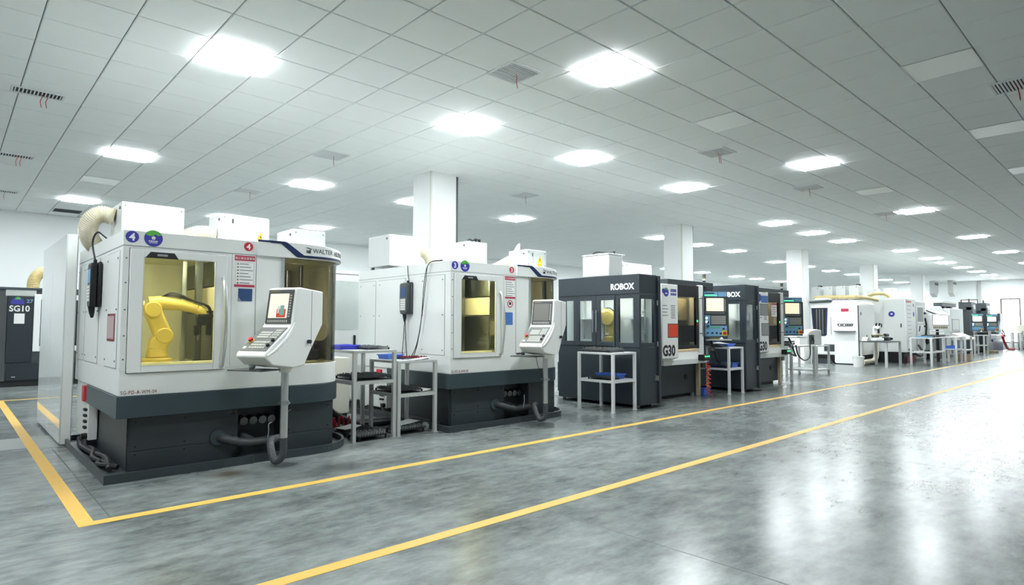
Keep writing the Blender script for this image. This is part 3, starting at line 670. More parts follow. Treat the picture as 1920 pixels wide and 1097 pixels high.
# ================================================================== ROOFTOP UNITS ON THE GRINDERS
def vent_box(x0, x1, y0, y1, z0, z1, label, group='filter units on the machine roofs', material='roof_grey', split=None, warn=None, cables=False, legs=True):
    t = thing('filter_unit', label, 'filter unit', ((x0+x1)/2, (y0+y1)/2, z0), 0, group)
    hx, hy, h = (x1-x0)/2, (y1-y0)/2, z1-z0
    lf = .05 if legs else 0
    bd = box('casing', -hx, hx, -hy, hy, lf, h, material, t, .008)
    if legs:
        for sx in (-1, 1):
            for sy in (-1, 1): box('foot', sx*(hx-.05)-.02, sx*(hx-.05)+.02, sy*(hy-.05)-.02, sy*(hy-.05)+.02, 0, lf, 'steel_dark', t)
    if split: box('panel_seam', -hx+split-.002, -hx+split+.002, -hy-.001, -hy+.002, lf+.01, h-.01, 'print_grey', bd); box('hinge', -hx+split-.02, -hx+split-.005, -hy-.006, -hy, h-.1, h-.05, 'steel_dark', bd)
    MB().cyl((-hx, -hy+.07, h-.06), (-hx-.012, -hy+.07, h-.06), .016, 10).build('lifting_eye', 'steel_dark', t)
    b = MB()
    for sx in (-1, 1): b.cyl((sx*(hx-.03), -hy, h-.04), (sx*(hx-.03), -hy-.004, h-.04), .007, 8); b.cyl((sx*(hx-.03), -hy, lf+.04), (sx*(hx-.03), -hy-.004, lf+.04), .007, 8)
    b.build('cover_screws', 'steel_dark', bd)['kind'] = 'stuff'
    if warn is not None:
        z = lf+(h-lf)*.28
        s = MB().prism([(warn-.055, z), (warn+.055, z), (warn, z+.1)], -hy-.003, -hy, 'y').build('warning_triangle', 'warn_yellow', t)
        MB().prism([(warn-.01, z+.015), (warn+.012, z+.045), (warn-.002, z+.05), (warn+.006, z+.08), (warn-.014, z+.045), (warn+.0, z+.04)], -hy-.0045, -hy-.003, 'y').build('bolt_symbol', 'print_black', s)
        box('caution_strip', warn-.045, warn+.045, -hy-.003, -hy, z-.05, z-.01, 'warn_yellow', t)
    if cables:
        hose('roof_cable', [(-hx*.5, -hy*.3, h), (-hx*.3, -hy*.4, h+.05), (0, -hy*.4, h+.03), (hx*.3, -hy*.5, h+.06), (hx*.7, -hy*.6, h+.01)], .012, 'rubber', t, 6)
        for k in range(2): MB().cyl((hx*(.1+.35*k), -hy*.7, h), (hx*(.1+.35*k), -hy*.7, h+.05), .02, 10).build('cable_gland', 'black', t)
    return t
def duct(name, pts, r, label, material='duct_cream', group='flexible ducts'):
    o = hose(name, pts, r, material, None, 16, rib=.05, step=16)
    return tag(o, label, 'duct', group)
T4Z = 2.10
vent_box(1.27, 1.85, 7.2, 7.75, T4Z, 2.55, 'tall plain white box at left end of the 4 grinder roof', legs=False)
vent_box(2.20, 2.72, 7.1, 7.55, T4Z, 2.53, 'white hinged cabinet with warning triangle on the 4 grinder roof', split=.13, warn=.17)
vent_box(2.78, 3.16, 6.55, 7.0, T4Z, 2.36, 'low smooth white box at right end of the 4 grinder roof', legs=False)
vent_box(4.62, 5.15, 7.55, 8.15, T4Z, 2.60, 'wide white box on a shallow base at left of the 3 grinder roof')
vent_box(5.56, 5.94, 6.95, 7.35, T4Z, 2.53, 'white box with cable glands in middle of the 3 grinder roof', cables=True, legs=False)
vent_box(6.20, 6.60, 6.35, 6.75, T4Z, 2.41, 'low white cabinet with warning triangle on the 3 grinder roof', warn=.06, split=.12)
duct('flexible_duct', [(1.26, 7.5, 2.42), (1.15, 7.52, 2.44), (1.07, 7.55, 2.38), (1.05, 7.62, 2.28), (1.09, 7.7, 2.18), (1.15, 7.76, 2.12)], .085, 'ribbed cream duct bending down at left of the 4 grinder')
duct('flexible_duct', [(2.19, 7.3, 2.30), (2.05, 7.3, 2.31), (1.93, 7.32, 2.26), (1.90, 7.35, 2.14)], .085, 'ribbed cream duct beside the hinged cabinet on the 4 grinder')
duct('flexible_duct', [(5.16, 7.8, 2.46), (5.26, 7.75, 2.45), (5.40, 7.7, 2.35), (5.46, 7.65, 2.14)], .09, 'ribbed cream duct between white boxes on the 3 grinder')
duct('flexible_duct', [(6.19, 6.55, 2.30), (6.10, 6.6, 2.27), (5.98, 6.68, 2.19), (5.9, 6.75, 2.14)], .06, 'slim cream duct reaching the low cabinet on the 3 grinder')
for x, y, l in ((2.62, 6.85, 'upright white shield plate leaning on the 4 grinder roof'), (6.0, 6.3, 'upright white shield plate on the 3 grinder roof')):
    o = MB().prism([(0, 0), (.16, 0), (.16, .22), (.05, .35), (0, .37)], -.01, .01, 'x').build('shield_plate', 'white_bright', None, .003); o.location = (x, y, T4Z); tag(o, l, 'shield plate', 'roof shield plates')
    box('base_flange', .01, .04, 0, .16, 0, .012, 'white_bright', o)

# ================================================================== GLOSSY CABINET AND THE DARK MACHINE AT FAR LEFT
t = thing('slab_cabinet', 'tall glossy white slab cabinet beside the 4 grinder', 'cabinet', (.925, 8.05, 0))
box('carcass', .012, .105, 0, 2.1, .02, 2.27, 'white', t, .004)
box('glossy_door', 0, .012, .0, 1.045, .03, 2.265, 'gloss_white', t, .002); box('glossy_door', 0, .012, 1.05, 2.1, .03, 2.265, 'gloss_white', t, .002)
box('plinth', .02, .10, .01, 2.09, 0, .02, 'print_grey', t); box('edge_bead', .098, .106, -.003, .0, .03, 2.26, 'print_grey', t)

t = thing('milling_machine', 'dark navy machine marked SG10 and 27 against the back wall', 'milling machine', (.78, 16.2, 0))
box('body', 0, 2.6, 0, 1.9, .12, 2.02, 'slate_dark', t, .02)
box('plinth', .08, 2.5, .06, 1.8, 0, .12, 'black', t)
box('corner_post', .0, .14, -.015, .1, .12, 1.98, 'bezel', t, .01)
f = box('front_panel', .14, .56, -.03, 0, .50, 1.86, 'deep_navy', t, .006); box('top_bevel', .10, .60, -.025, 0, 1.87, 2.0, 'frame_grey', t, .01)
box('roof_cap', 0, 2.6, -.03, .2, 2.0, 2.05, 'slate', t, .006)
b = ring_y(.57, 1.5, .72, 1.92, .11, -.045, 0); w_ = b.build('white_window_frame', 'white_bright', t, .006); box('window_pane', .68, 1.39, -.02, -.012, .83, 1.81, 'pane_dark', w_); box('window_backing', .68, 1.39, -.010, -.002, .83, 1.81, 'black', w_)
text('lettering', 'SG10', .17, (.165, -.0305, 1.555), '-y', 'print_white', f, bold=.004, stretch=.90)
text('number', '27', .10, (.44, -.0305, 1.735), '-y', 'panel_blue', f, bold=.002, stretch=1.1)
MB().prism([(.19, 1.70), (.41, 1.70), (.41, 1.75), (.38, 1.82), (.30, 1.86), (.22, 1.82), (.19, 1.76)], -.0335, -.030, 'y').build('blue_sticker', 'badge_blue', f)
MB().prism([(.25, 1.80), (.35, 1.80), (.33, 1.845), (.30, 1.855), (.27, 1.845)], -.0345, -.0335, 'y').build('green_mark', 'badge_green', f)
box('paper_notice', .25, .42, -.0325, -.030, 1.30, 1.51, 'print_white', f)
box('side_band', .14, 2.5, -.02, 0, .78, .82, 'black', t); box('lower_door', .16, 2.5, -.02, 0, .14, .48, 'deep_navy', t, .006); box('door_mark', .25, .31, -.023, -.02, .2, .21, 'print_white', t)
duct('flexible_duct', [(1.35, 16.6, 2.05), (1.37, 16.6, 2.25), (1.5, 16.62, 2.42), (1.8, 16.65, 2.46)], .11, 'cream duct rising from the SG10 machine roof', 'duct_yellow')
tag(hose('cable_bundle', [(.70, 16.3, 1.0), (.68, 16.28, .8), (.72, 16.27, .5), (.68, 16.25, .25), (.72, 16.3, .03)], .035, 'rubber', None, 8), 'black cable bundle hanging beside the SG10 machine', 'cable')

# white switch cabinet between the two grinders
t = thing('switch_cabinet', 'white switch cabinet with grey glass door between the two grinders', 'cabinet', (3.9, 8.85, 0))
box('carcass', 0, 1.05, 0, .5, .1, 2.15, 'white_bright', t, .006); box('plinth', .02, 1.03, .02, .48, 0, .1, 'bezel', t)
d = ring_y(.02, 1.03, .12, 2.05, .07, -.02, 0).build('door', 'white_bright', t, .004); box('door_glass', .09, .96, -.012, -.004, 1.05, 1.98, 'teal', d) if False else box('door_glass', .09, .96, -.012, -.004, 1.22, 1.98, 'mist', d); box('door_sheet', .09, .96, -.016, -.004, .19, 1.20, 'white_bright', d)
box('door_handle', .86, .885, -.05, -.02, .98, 1.13, 'black', d); box('vent_slot', .3, .95, -.004, 0, 2.09, 2.10, 'print_black', t)
t2 = thing('pump_unit', 'beige pump unit with gauges on floor behind the silver stands', 'pump', (3.62, 7.5, 0))
box('tank', 0, .38, 0, .6, .12, .86, 'beige', t2, .01); box('base', .02, .36, .02, .58, 0, .12, 'bezel', t2)
for k in range(3): MB().cyl((.1+.0*k, 0, .72-.16*k), (.1, -.03, .72-.16*k), .04, 14).build('gauge', 'steel_dark', t2)
tag(hose('coil_hose', [(3.45+.02*math.cos(k*1.2)+.012*k, 6.98+.03*math.sin(k*1.2), .10+.07*math.sin(k*1.9)) for k in range(24)], .012, 'red', None, 6, step=4), 'red coiled air hose on the floor behind the silver stands', 'air hose')
for k, p in enumerate(([(3.32, 6.95, .42), (3.45, 7.05, .32), (3.6, 7.1, .18), (3.9, 7.0, .045), (4.4, 6.93, .045)], [(3.34, 7.2, .34), (3.55, 7.25, .2), (3.8, 7.2, .05), (4.2, 7.1, .045), (4.45, 7.05, .045)])):
    tag(hose('floor_hose', p, .04, 'rubber', None, 8), ['thick black hose drooping to the floor, front of the pair between grinders', 'thick black hose drooping to the floor, rear of the pair between grinders'][k], 'hose', 'floor hoses')

# ================================================================== STANDS, TRAYS AND BOXES
def stand(x0, x1, y0, y1, z, shelves, material, label, cat='stand', leg=.042, group='tool stands', top='frame'):
    t = thing('tool_stand' if cat == 'stand' else 'workbench', label, cat, (x0, y0, 0), 0, group); W, D = x1-x0, y1-y0
    for (x, y) in ((0, 0), (W-leg, 0), (0, D-leg), (W-leg, D-leg)):
        l = box('leg', x, x+leg, y, y+leg, .006, z-.03, material, t, .003); box('foot_plate', x-.008, x+leg+.008, y-.008, y+leg+.008, 0, .006, material, l)
    tp = box('top', 0, W, 0, D, z-.03, z, material, t, .003)
    for s in shelves:
        q = box('shelf', leg*.2, W-leg*.2, leg*.2, D-leg*.2, s-.006, s, material, t); b = MB()
        b.box(leg, W-leg, 0, .02, s-.035, s+.004); b.box(leg, W-leg, D-.02, D, s-.035, s+.004); b.box(0, .02, leg, D-leg, s-.035, s+.004); b.box(W-.02, W, leg, D-leg, s-.035, s+.004); b.build('shelf_rail', material, q)
    return t
def tool_tray(x, y, z, w, d, label, h=.05, rz=0, pegs='steel_dark', material='black', group='tool trays'):
    t = thing('tool_tray', label, 'tool tray', (x, y, z), rz, group)
    b = MB(); b.box(-w/2, w/2, -d/2, d/2, 0, .008); b.box(-w/2, w/2, -d/2, d/2, h*.55, h*.7)
    for sx in (-1, 1):
        for sy in (-1, 1): b.box(sx*(w/2-.008)-.008, sx*(w/2-.008)+.008, sy*(d/2-.008)-.008, sy*(d/2-.008)+.008, .008, h*.55)
    b.build('rack', material, t); p = MB(); nx, ny = max(3, int(w/.035)), max(2, int(d/.035))
    for i in range(nx):
        for j in range(ny):
            px, py = -w/2+(i+.5)*w/nx, -d/2+(j+.5)*d/ny; p.tube([(px, py, h*.7), (px, py, h*(1.0+.3*random.random()))], .008, 5)
    o = p.build('tool_shanks', pegs, t); o['kind'] = 'stuff'
    return t
def tub(x, y, z, w, d, h, material, label, rz=0, group='blue boxes', paper=False):
    t = thing('parts_box', label, 'box', (x, y, z), rz, group)
    o = MB(); k = .9; wl = .006
    A = [(-w/2*k, -d/2*k, 0), (w/2*k, -d/2*k, 0), (w/2*k, d/2*k, 0), (-w/2*k, d/2*k, 0)]; B = [(-w/2, -d/2, h), (w/2, -d/2, h), (w/2, d/2, h), (-w/2, d/2, h)]
    C = [(p[0]*.94, p[1]*.94, h) for p in B]; D = [(p[0]*.93, p[1]*.93, wl) for p in A]
    o.add(A+B+C+D, [(3,2,1,0)] + [(i, (i+1) % 4, 4+(i+1) % 4, 4+i) for i in range(4)] + [(4+i, 4+(i+1) % 4, 8+(i+1) % 4, 8+i) for i in range(4)] + [(8+i, 8+(i+1) % 4, 12+(i+1) % 4, 12+i) for i in range(4)] + [(12, 13, 14, 15)])
    o.build('shell', material, t); b = MB(); r = .008
    b.box(-w/2-r, w/2+r, -d/2-r, -d/2+.004, h-.012, h+.002); b.box(-w/2-r, w/2+r, d/2-.004, d/2+r, h-.012, h+.002); b.box(-w/2-r, -w/2+.004, -d/2, d/2, h-.012, h+.002); b.box(w/2-.004, w/2+r, -d/2, d/2, h-.012, h+.002); b.build('rim', material, t)
    if paper:
        q = MB().add([(-w*.42, -d*.4, h*.5), (w*.45, -d*.42, h*.55), (w*.5, d*.42, h*1.25), (-w*.4, d*.4, h*1.0), (-w*.42, -d*.4, h*.5+.012), (w*.45, -d*.42, h*.55+.012), (w*.5, d*.42, h*1.25+.012), (-w*.4, d*.4, h+.012)], [(3,2,1,0),(4,5,6,7),(0,1,5,4),(1,2,6,5),(2,3,7,6),(3,0,4,7)])
        q.build('contents', 'print_white', t)
    return t
def paper(x, y, z, w, d, rz, label):
    t = thing('paper_sheet', label, 'paper', (x, y, z), rz, 'loose papers'); n = 6; vs = []
    for k in range(n+1):
        f = k/n; zz = .004+.018*f**2
        for s in (-1, 1): vs += [(-w/2+w*f, s*d/2, zz), (-w/2+w*f, s*d/2, zz+.002)]
    fs = [(0, 1, 3, 2), (4*n, 4*n+2, 4*n+3, 4*n+1)]
    for k in range(n): o = 4*k; fs += [(o, o+4, o+5, o+1), (o+2, o+3, o+7, o+6), (o+1, o+5, o+7, o+3), (o, o+2, o+6, o+4)]
    MB().add(vs, fs).build('sheet', 'print_white', t, smooth=True)
stand(3.315, 3.865, 6.13, 6.89, 1.01, [.665], 'frame_grey', 'taller silver stand next to the 4 grinder')
stand(3.88, 4.44, 6.12, 6.78, .875, [.485], 'frame_grey', 'lower silver stand next to the 3 grinder')
stand(7.28, 7.86, 5.63, 6.33, .885, [.47], 'frame_white', 'white stand in front of the nearer dark robot cell')
stand(10.85, 11.42, 5.66, 6.44, .885, [.485], 'frame_white', 'white stand between control panel and second robot cell')
tub(3.46, 6.65, 1.01, .24, .32, .05, 'bin_violet', 'violet blue box on the taller silver stand')
tool_tray(3.70, 6.5, 1.01, .28, .5, 'grey tool tray with papers on the taller silver stand', .035, 0, 'steel', 'steel_dark')
tool_tray(3.62, 6.45, .667, .46, .5, 'black tool tray on shelf of the taller silver stand', .05)
tub(4.08, 6.62, .875, .22, .24, .055, 'bin_blue', 'bright blue box on the lower silver stand')
tool_tray(4.26, 6.42, .875, .30, .3, 'tray of red-tipped tools on the lower silver stand', .03, 0, 'print_red', 'steel_dark')
paper(4.22, 6.24, .877, .28, .18, .3, 'curled white papers on front of the lower silver stand')
tool_tray(4.10, 6.45, .487, .36, .5, 'black tool tray on shelf of the lower silver stand', .05)
paper(4.32, 6.3, .489, .18, .2, .1, 'white paper lying on shelf of the lower silver stand')
tool_tray(3.58, 6.28, 0, .36, .24, 'front black tool rack on floor under the taller silver stand', .075, .05, 'steel', 'black')
tool_tray(3.62, 6.62, 0, .40, .28, 'rear black tool rack on floor under the taller silver stand', .07, 0, 'steel_dark', 'black')
tool_tray(4.14, 6.36, 0, .36, .28, 'black tool rack with papers under the lower silver stand', .08, .03, 'steel', 'black')
paper(3.52, 6.62, .085, .24, .2, .2, 'white sheet on the rear floor rack, taller silver stand'); paper(4.16, 6.40, .10, .3, .2, .15, 'white sheet on the floor rack, lower silver stand')
t = thing('paper_roll', 'steel roll end lying beside the rack under the lower stand', 'roll', (4.39, 6.30, .05)); MB().cyl((-.015, -.02, 0), (.015, .02, 0), .05, 16).build('disc', 'steel', t); MB().cyl((-.02, -.025, 0), (.02, .025, 0), .015, 10).build('hub', 'steel_dark', t)
tool_tray(7.50, 6.0, .885, .36, .55, 'tray of glass tipped tools on stand by the nearer robot cell', .06, 0, 'steel', 'steel_dark')
tool_tray(7.45, 5.95, .472, .26, .4, 'dark tool tray on shelf of stand by the nearer robot cell', .04)
tub(7.66, 5.98, .472, .22, .42, .075, 'bin_blue', 'bright blue box on shelf by the nearer robot cell')
tub(11.22, 6.0, .885, .3, .4, .06, 'bin_blue', 'blue box with papers on stand by the second robot cell', paper=True)
tool_tray(11.0, 6.05, .885, .16, .4, 'narrow tool tray beside the blue paper box', .04, 0, 'steel', 'steel_dark')
tool_tray(11.0, 6.05, .487, .22, .6, 'black tool tray on shelf by the second robot cell', .08)
tub(11.27, 6.0, .487, .24, .5, .09, 'bin_blue', 'deep blue box on shelf by the second robot cell')

# ================================================================== DARK ROBOT CELLS AND G30 GRINDERS
def robot_cell(loc, label):
    t = thing('robot_cell', label, 'robot cell', loc, 0, 'dark robot cells'); L = 1.72
    fr = MB(); fr.box(0, .48, 0, L, .05, .95); fr.box(0, .48, 0, L, 1.80, 2.11)
    for (y0, y1) in ((0, .12), (.405, .47), (1.255, 1.33), (1.56, L)): fr.box(0, .05, y0, y1, .95, 1.80)
    fr.box(.0, .04, .12, .405, .95, 1.02); fr.box(0, .04, .12, .405, 1.73, 1.80); fr.box(0, .04, 1.33, 1.56, .95, 1.03); fr.box(0, .04, 1.33, 1.56, 1.72, 1.80)
    fr.box(.022, .045, .46, 1.26, 1.72, 1.80); fr.box(.022, .045, .46, 1.26, .95, 1.02); fr.box(.40, .48, 0, .05, .95, 1.80); fr.box(.05, .40, 0, .04, .95, 1.02); fr.box(.05, .40, 0, .04, 1.72, 1.80); fr.box(.40, .48, L-.1, L, .95, 1.80)
    f = fr.build('frame', 'cell_dark', t, .005)
    for (y0, y1) in ((.12, .405), (1.33, 1.56)): box('side_pane', .018, .024, y0, y1, 1.02, 1.73, 'pane_clear', f)
    box('front_pane', .05, .40, .016, .022, 1.02, 1.72, 'pane_clear', f)
    for k, (y0, y1, p0, p1) in enumerate(((.475, .855, .495, .775), (.86, 1.25, .955, 1.23))):
        d = MB(); d.box(-.012, .02, y0, p0, .96, 1.79); d.box(-.012, .02, p1, y1, .96, 1.79); d.box(-.012, .02, p0, p1, .96, 1.03); d.box(-.012, .02, p0, p1, 1.71, 1.79)
        dd = d.build('door', 'cell_dark', t, .003); box('door_pane', .0, .006, p0, p1, 1.03, 1.71, 'pane_clear', dd)
        hy = .825 if k == 0 else .895
        h = MB(); h.cyl((-.05, hy, 1.18), (-.05, hy, 1.55), .011, 10); h.cyl((-.05, hy, 1.22), (-.01, hy, 1.22), .008, 8); h.cyl((-.05, hy, 1.51), (-.01, hy, 1.51), .008, 8); h.build('door_handle', 'steel', dd, smooth=True)
    h = MB(); h.cyl((.07, -.05, 1.16), (.07, -.05, 1.55), .011, 10); h.cyl((.07, -.05, 1.2), (.07, 0, 1.2), .008, 8); h.cyl((.07, -.05, 1.51), (.07, 0, 1.51), .008, 8); h.build('front_handle', 'steel', t, smooth=True)
    MB().box(-.004, .0, 0, L, 1.795, 1.80).box(-.004, 0, 0, L, .945, .95).build('seam_line', 'black', f)
    text('lettering', 'ROBOX', .135, (-.0005, .565, 1.875), '-x', 'print_white', f, bold=.0055, stretch=.97)
    p = box('end_post', .485, .545, -.03, .12, .05, 2.10, 'cell_dark', t, .004)
    b = MB()
    for z in (1.0, 1.66, .45): b.cyl((.475, -.012, z-.04), (.475, -.012, z+.04), .012, 8)
    b.build('hinges', 'steel', p)
    k = MB(); k.box(.40, .43, -.02, 0, .42, .50); k.cyl((.415, -.03, .47), (.415, -.0, .47), .014, 10); k.build('door_lock', 'steel', t)
    for (x, y) in ((.06, .08), (.42, .08), (.06, L-.08), (.42, L-.08)): MB().cyl((x, y, 0), (x, y, .05), .03, 10).build('levelling_foot', 'steel_dark', t)
    # pallet racks inside
    r = MB(); 
    for y in (.16, .36, 1.0, 1.45): r.box(.36, .40, y, y+.04, .95, 1.80)
    ir = r.build('inner_rack', 'frame_grey', t)
    for z in (1.02, 1.40): box('rack_shelf', .2, .42, .14, .5, z, z+.035, 'frame_white', ir); box('rack_shelf', .2, .42, .98, 1.5, z, z+.035, 'frame_white', ir)
    box('inner_back', .445, .455, .06, L-.11, .96, 1.79, 'frame_white' , ir); box('work_fill_light', .06, .10, .15, 1.55, 1.785, 1.798, 'work_fill_light', ir)  # light strip added out of sight behind the header to brighten the cell
    box('floor_pad', -.02, .57, -.06, 1.6, 0, .008, 'black', t)
    return t
def cell_robot(loc, label):
    t = thing('industrial_robot', label, 'robot', loc, 0, 'yellow robot arms')
    MB().cyl((0, 0, 0), (0, 0, .16), .085, 16).build('base', 'robot_yellow', t, .01)
    MB().tube([(0, 0, .15), (0, .0, .32), (0, -.02, .45)], [.075, .07, .09], 14).build('turret', 'robot_yellow', t, smooth=True)
    MB().cyl((-.09, -.02, .47), (.09, -.02, .47), .13, 20).build('shoulder_joint', 'robot_yellow', t, .015)
    MB().tube([(0, -.02, .5), (0, .08, .56), (0, .2, .5)], [.1, .085, .055], 12).build('forearm', 'robot_yellow', t, smooth=True)
    MB().cyl((0, .2, .5), (0, .27, .45), .04, 10).build('wrist', 'robot_yellow', t)
    box('nameplate', -.078, -.072, -.03, .03, .19, .22, 'print_white', t)
    hose('air_hose', [(0, -.1, .58), (-.02, -.02, .64), (0, .12, .62), (0, .22, .54)], .01, 'black', t, 6)
def control_panel(O, phi, hw, z0, z1, parent, screen='screen_cream', mid=True):
    a = math.radians(phi)+PI/2
    t = box('control_panel', -hw-.015, hw+.015, .0, .12, z0, z1, 'slate_dark', parent, .008); t.location = (O[0], O[1], 0); t.rotation_euler = (0, 0, a)
    h = z1-z0; q = lambda f: z0+h*f
    box('top_strip', -hw, hw*.2, -.004, 0, q(.885), q(.985), 'panel_blue', t); box('top_strip', hw*.25, hw, -.004, 0, q(.885), q(.985), 'panel_blue', t)
    box('gauge_bar', -hw*.95, -hw*.1, -.006, -.004, q(.945), q(.965), 'black', t); box('gauge_bar', -hw*.95, hw*.1, -.006, -.004, q(.90), q(.92), 'green_lamp', t)
    box('screen', -hw*.82, hw*.72, -.006, 0, q(.57), q(.85), screen, t)
    b = MB()
    for k in range(9): b.box(hw*.8, hw*.9, -.006, 0, q(.575+.03*k), q(.59+.03*k))
    for k in range(12): b.box(-hw*.85+k*hw*.14, -hw*.77+k*hw*.14, -.006, 0, q(.525), q(.54))
    b.build('soft_keys', 'key_grey', t)
    box('keyboard', -hw*.45, hw*.92, -.005, 0, q(.28), q(.475), 'keypad', t)
    b = MB()
    for r in range(4):
        for c in range(10): b.box(-hw*.40+c*hw*.13, -hw*.31+c*hw*.13, -.008, -.005, q(.295+.045*r), q(.325+.045*r))
    b.build('keys', 'key_grey', t)
    box('side_switches', -hw*.95, -hw*.5, -.004, 0, q(.2), q(.475), 'panel_blue', t)
    b = MB()
    for z in (.42, .34): b.cyl((-hw*.82, -.004, q(z)), (-hw*.82, -.012, q(z)), .018, 10)
    b.build('lit_buttons', 'white_lamp', t)['kind'] = 'stuff'
    lo = box('lower_switches', -hw*.95, hw, -.004, 0, q(.03), q(.255), 'panel_blue', t); box('green_strip', -hw*.45, hw*.35, -.006, -.004, q(.205), q(.225), 'badge_green', t)
    for k, (x, z) in enumerate(((-.75, .1), (-.35, .1), (.05, .1), (.4, .09), (.65, .19), (-.72, .33), (-.72, .25))): MB().cyl((hw*x, -.004, q(z)), (hw*x, -.03, q(z)), .018, 10).build('rotary_knob', 'navy', t)
    box('stop_plate', hw*.55, hw*.98, -.007, -.004, q(.04), q(.15), 'warn_yellow', t); MB().cyl((hw*.75, -.007, q(.095)), (hw*.75, -.04, q(.095)), .03, 14).build('emergency_stop', 'red', t)
    box('keyboard_ledge', -hw*.9, hw*1.05, -.16, .02, z0-.05, z0-.03, 'frame_grey', t); MB().tube([(hw*.2, -.08, z0-.022), (hw*.32, -.08, z0-.012), (hw*.45, -.08, z0-.022)], [.012, .024, .012], 8).build('dial', 'print_white', t)
    box('hinge_arm', hw+.015, hw+.05, .02, .10, z0+.05, z1-.1, 'bezel', t)
    return t
def g30(loc, label, variant=0):
    t = thing('cnc_grinder', label, 'grinding machine', loc, 0, 'white G30 grinders')
    ho = MB(); ho.box(.60, 2.5, .95, 2.3, .6, 2.02); ho.box(.60, .66, .5, .95, .6, 2.02); ho.box(2.44, 2.5, .36, .95, .6, 2.02); ho.box(.66, 2.44, .36, .95, 1.96, 2.02)
    h = ho.build('housing', 'white', t, .004); box('inner_back', 1.3, 2.44, .94, .948, .8, 1.96, 'keypad', h)
    box('inner_floor', 1.3, 2.44, .4, .94, .76, .80, 'steel_dark', h)
    box('spindle_block', 1.85, 2.3, .55, .92, 1.38, 1.80, 'cream', h, .02); box('table_slide', 1.4, 2.3, .5, .9, .8, 1.0, 'steel_dark', h, .01)
    box('work_fill_light', 1.5, 2.2, .37, .43, 1.93, 1.955, 'work_light_soft', h)
    ps = box('front_post', .82, 1.31, .13, .5, .74, 2.0, 'white_bright', t, .01)
    MB().prism([(.13, .74), (.5, .60), (.5, .74)], .86, 1.27, 'x').build('post_chamfer', 'white', ps)
    text('lettering', 'G30', .245, (.835, .1295, .79), '-y', 'print_black', ps, bold=.010, stretch=.88)
    if variant == 0:
        b = disc_y(.95, .13, 1.86, .075).build('round_sticker', 'badge_blue', ps); MB().prism([(.90, 1.90), (1.0, 1.90), (.98, 1.925), (.92, 1.925)], .1265, .125, 'y').build('green_mark', 'badge_green', b); box('sticker_mark', .92, .98, .125, .127, 1.83, 1.85, 'print_white', b)
        disc_y(.865, .129, 1.88, .04).build('number_sticker', 'badge_blue', ps)
        bl = MB()
        for k in range(4): bl.box(1.09+k*.045, 1.125+k*.045, .128, .13, 1.87, 1.92); bl.box(1.09+k*.045, 1.125+k*.045, .128, .13, 1.81, 1.85)
        bl.build('blue_lettering', 'badge_blue', ps)
        box('red_notice', 1.0, 1.30, .127, .13, 1.10, 1.32, 'orange_red', ps); ring_y(.99, 1.31, 1.09, 1.33, .012, .125, .13).build('notice_frame', 'bezel', ps)
    else:
        b = disc_y(.90, .13, 1.88, .08).build('round_sticker', 'badge_blue', ps)
        box('blue_notice', .98, 1.29, .127, .13, 1.78, 1.93, 'sheet_sky', ps); box('grey_notice', .93, 1.28, .127, .13, 1.52, 1.75, 'print_grey', ps); box('picture_notice', .98, 1.31, .127, .13, 1.10, 1.34, 'print_grey', ps)
        ring_y(.97, 1.32, 1.09, 1.35, .012, .125, .13).build('notice_frame', 'bezel', ps); ring_y(.92, 1.29, 1.51, 1.76, .01, .125, .13).build('notice_frame', 'bezel', ps)
    b = MB()
    for k in range(8): b.box(1.09, 1.22, .128, .13, 1.42+k*.03, 1.435+k*.03)
    b.build('louvre_lines', 'print_grey', ps)
    b = MB()
    for k in range(4): b.box(.84, 1.0-.02*(k % 2), .128, .13, 1.46+k*.055, 1.475+k*.055)
    b.build('small_print', 'print_grey', ps)
    d = ring_y(1.33, 2.28, .88, 2.03, .10, .29, .34, .22, .06).build('door', 'black', t, .006)
    box('door_pane', 1.43, 2.18, .312, .318, .94, 1.81, 'pane_dark', d); box('lower_pane_film', 1.43, 2.18, .320, .324, 1.0, 1.30, 'bezel', d)
    h2 = MB(); h2.cyl((2.32, .23, 1.1), (2.32, .23, 1.85), .014, 10); h2.cyl((2.32, .23, 1.15), (2.32, .3, 1.15), .01, 8); h2.cyl((2.32, .23, 1.8), (2.32, .3, 1.8), .01, 8); h2.build('door_handle', 'steel', d, smooth=True)
    box('indicator', 2.2, 2.23, .284, .29, 1.36, 1.40, 'green_lamp', d); box('indicator', 2.2, 2.23, .284, .29, 1.30, 1.335, 'red', d)
    if variant: nb = box('red_notice', 1.85, 2.12, .308, .311, 1.5, 1.80, 'print_white', d); box('notice_header', 1.85, 2.12, .305, .308, 1.76, 1.80, 'sign_red', nb); MB().box(1.88, 2.05, .306, .308, 1.55, 1.56).box(1.88, 2.1, .306, .308, 1.6, 1.61).box(1.88, 2.07, .306, .308, 1.65, 1.66).box(1.88, 2.1, .306, .308, 1.7, 1.71).build('notice_lines', 'sign_red', nb)
    box('door_jamb', 2.29, 2.46, .30, .5, .76, 2.05, 'white', t, .012)
    sk = MB().prism([(.27, .74), (.22, .70), (.22, .61), (.95, .61), (.95, .86), (.36, .86)], 1.0, 2.42, 'x').build('skirt', 'white', t, .006)
    bs = box('base', .60, 2.42, .44, 2.3, .06, .60, 'slate_dark', t, .004); box('base_band', .62, 2.44, .42, .44, .46, .60, 'slate', bs); box('base_plinth', .62, 2.30, .50, 2.2, 0, .06, 'black', bs)
    MB().cyl((2.05, .44, .36), (2.05, .43, .36), .05, 16).build('access_port', 'black', bs)
    box('support_leg', 2.36, 2.43, .36, .42, 0, .60, 'wood', t, .003)
    hd = box('dark_header', 1.33, 2.75, .34, .80, 2.03, 2.12, 'slate_dark', t, .004); box('header_box', 2.50, 3.05, .42, .75, 1.97, 2.13, 'slate_dark', hd, .006)
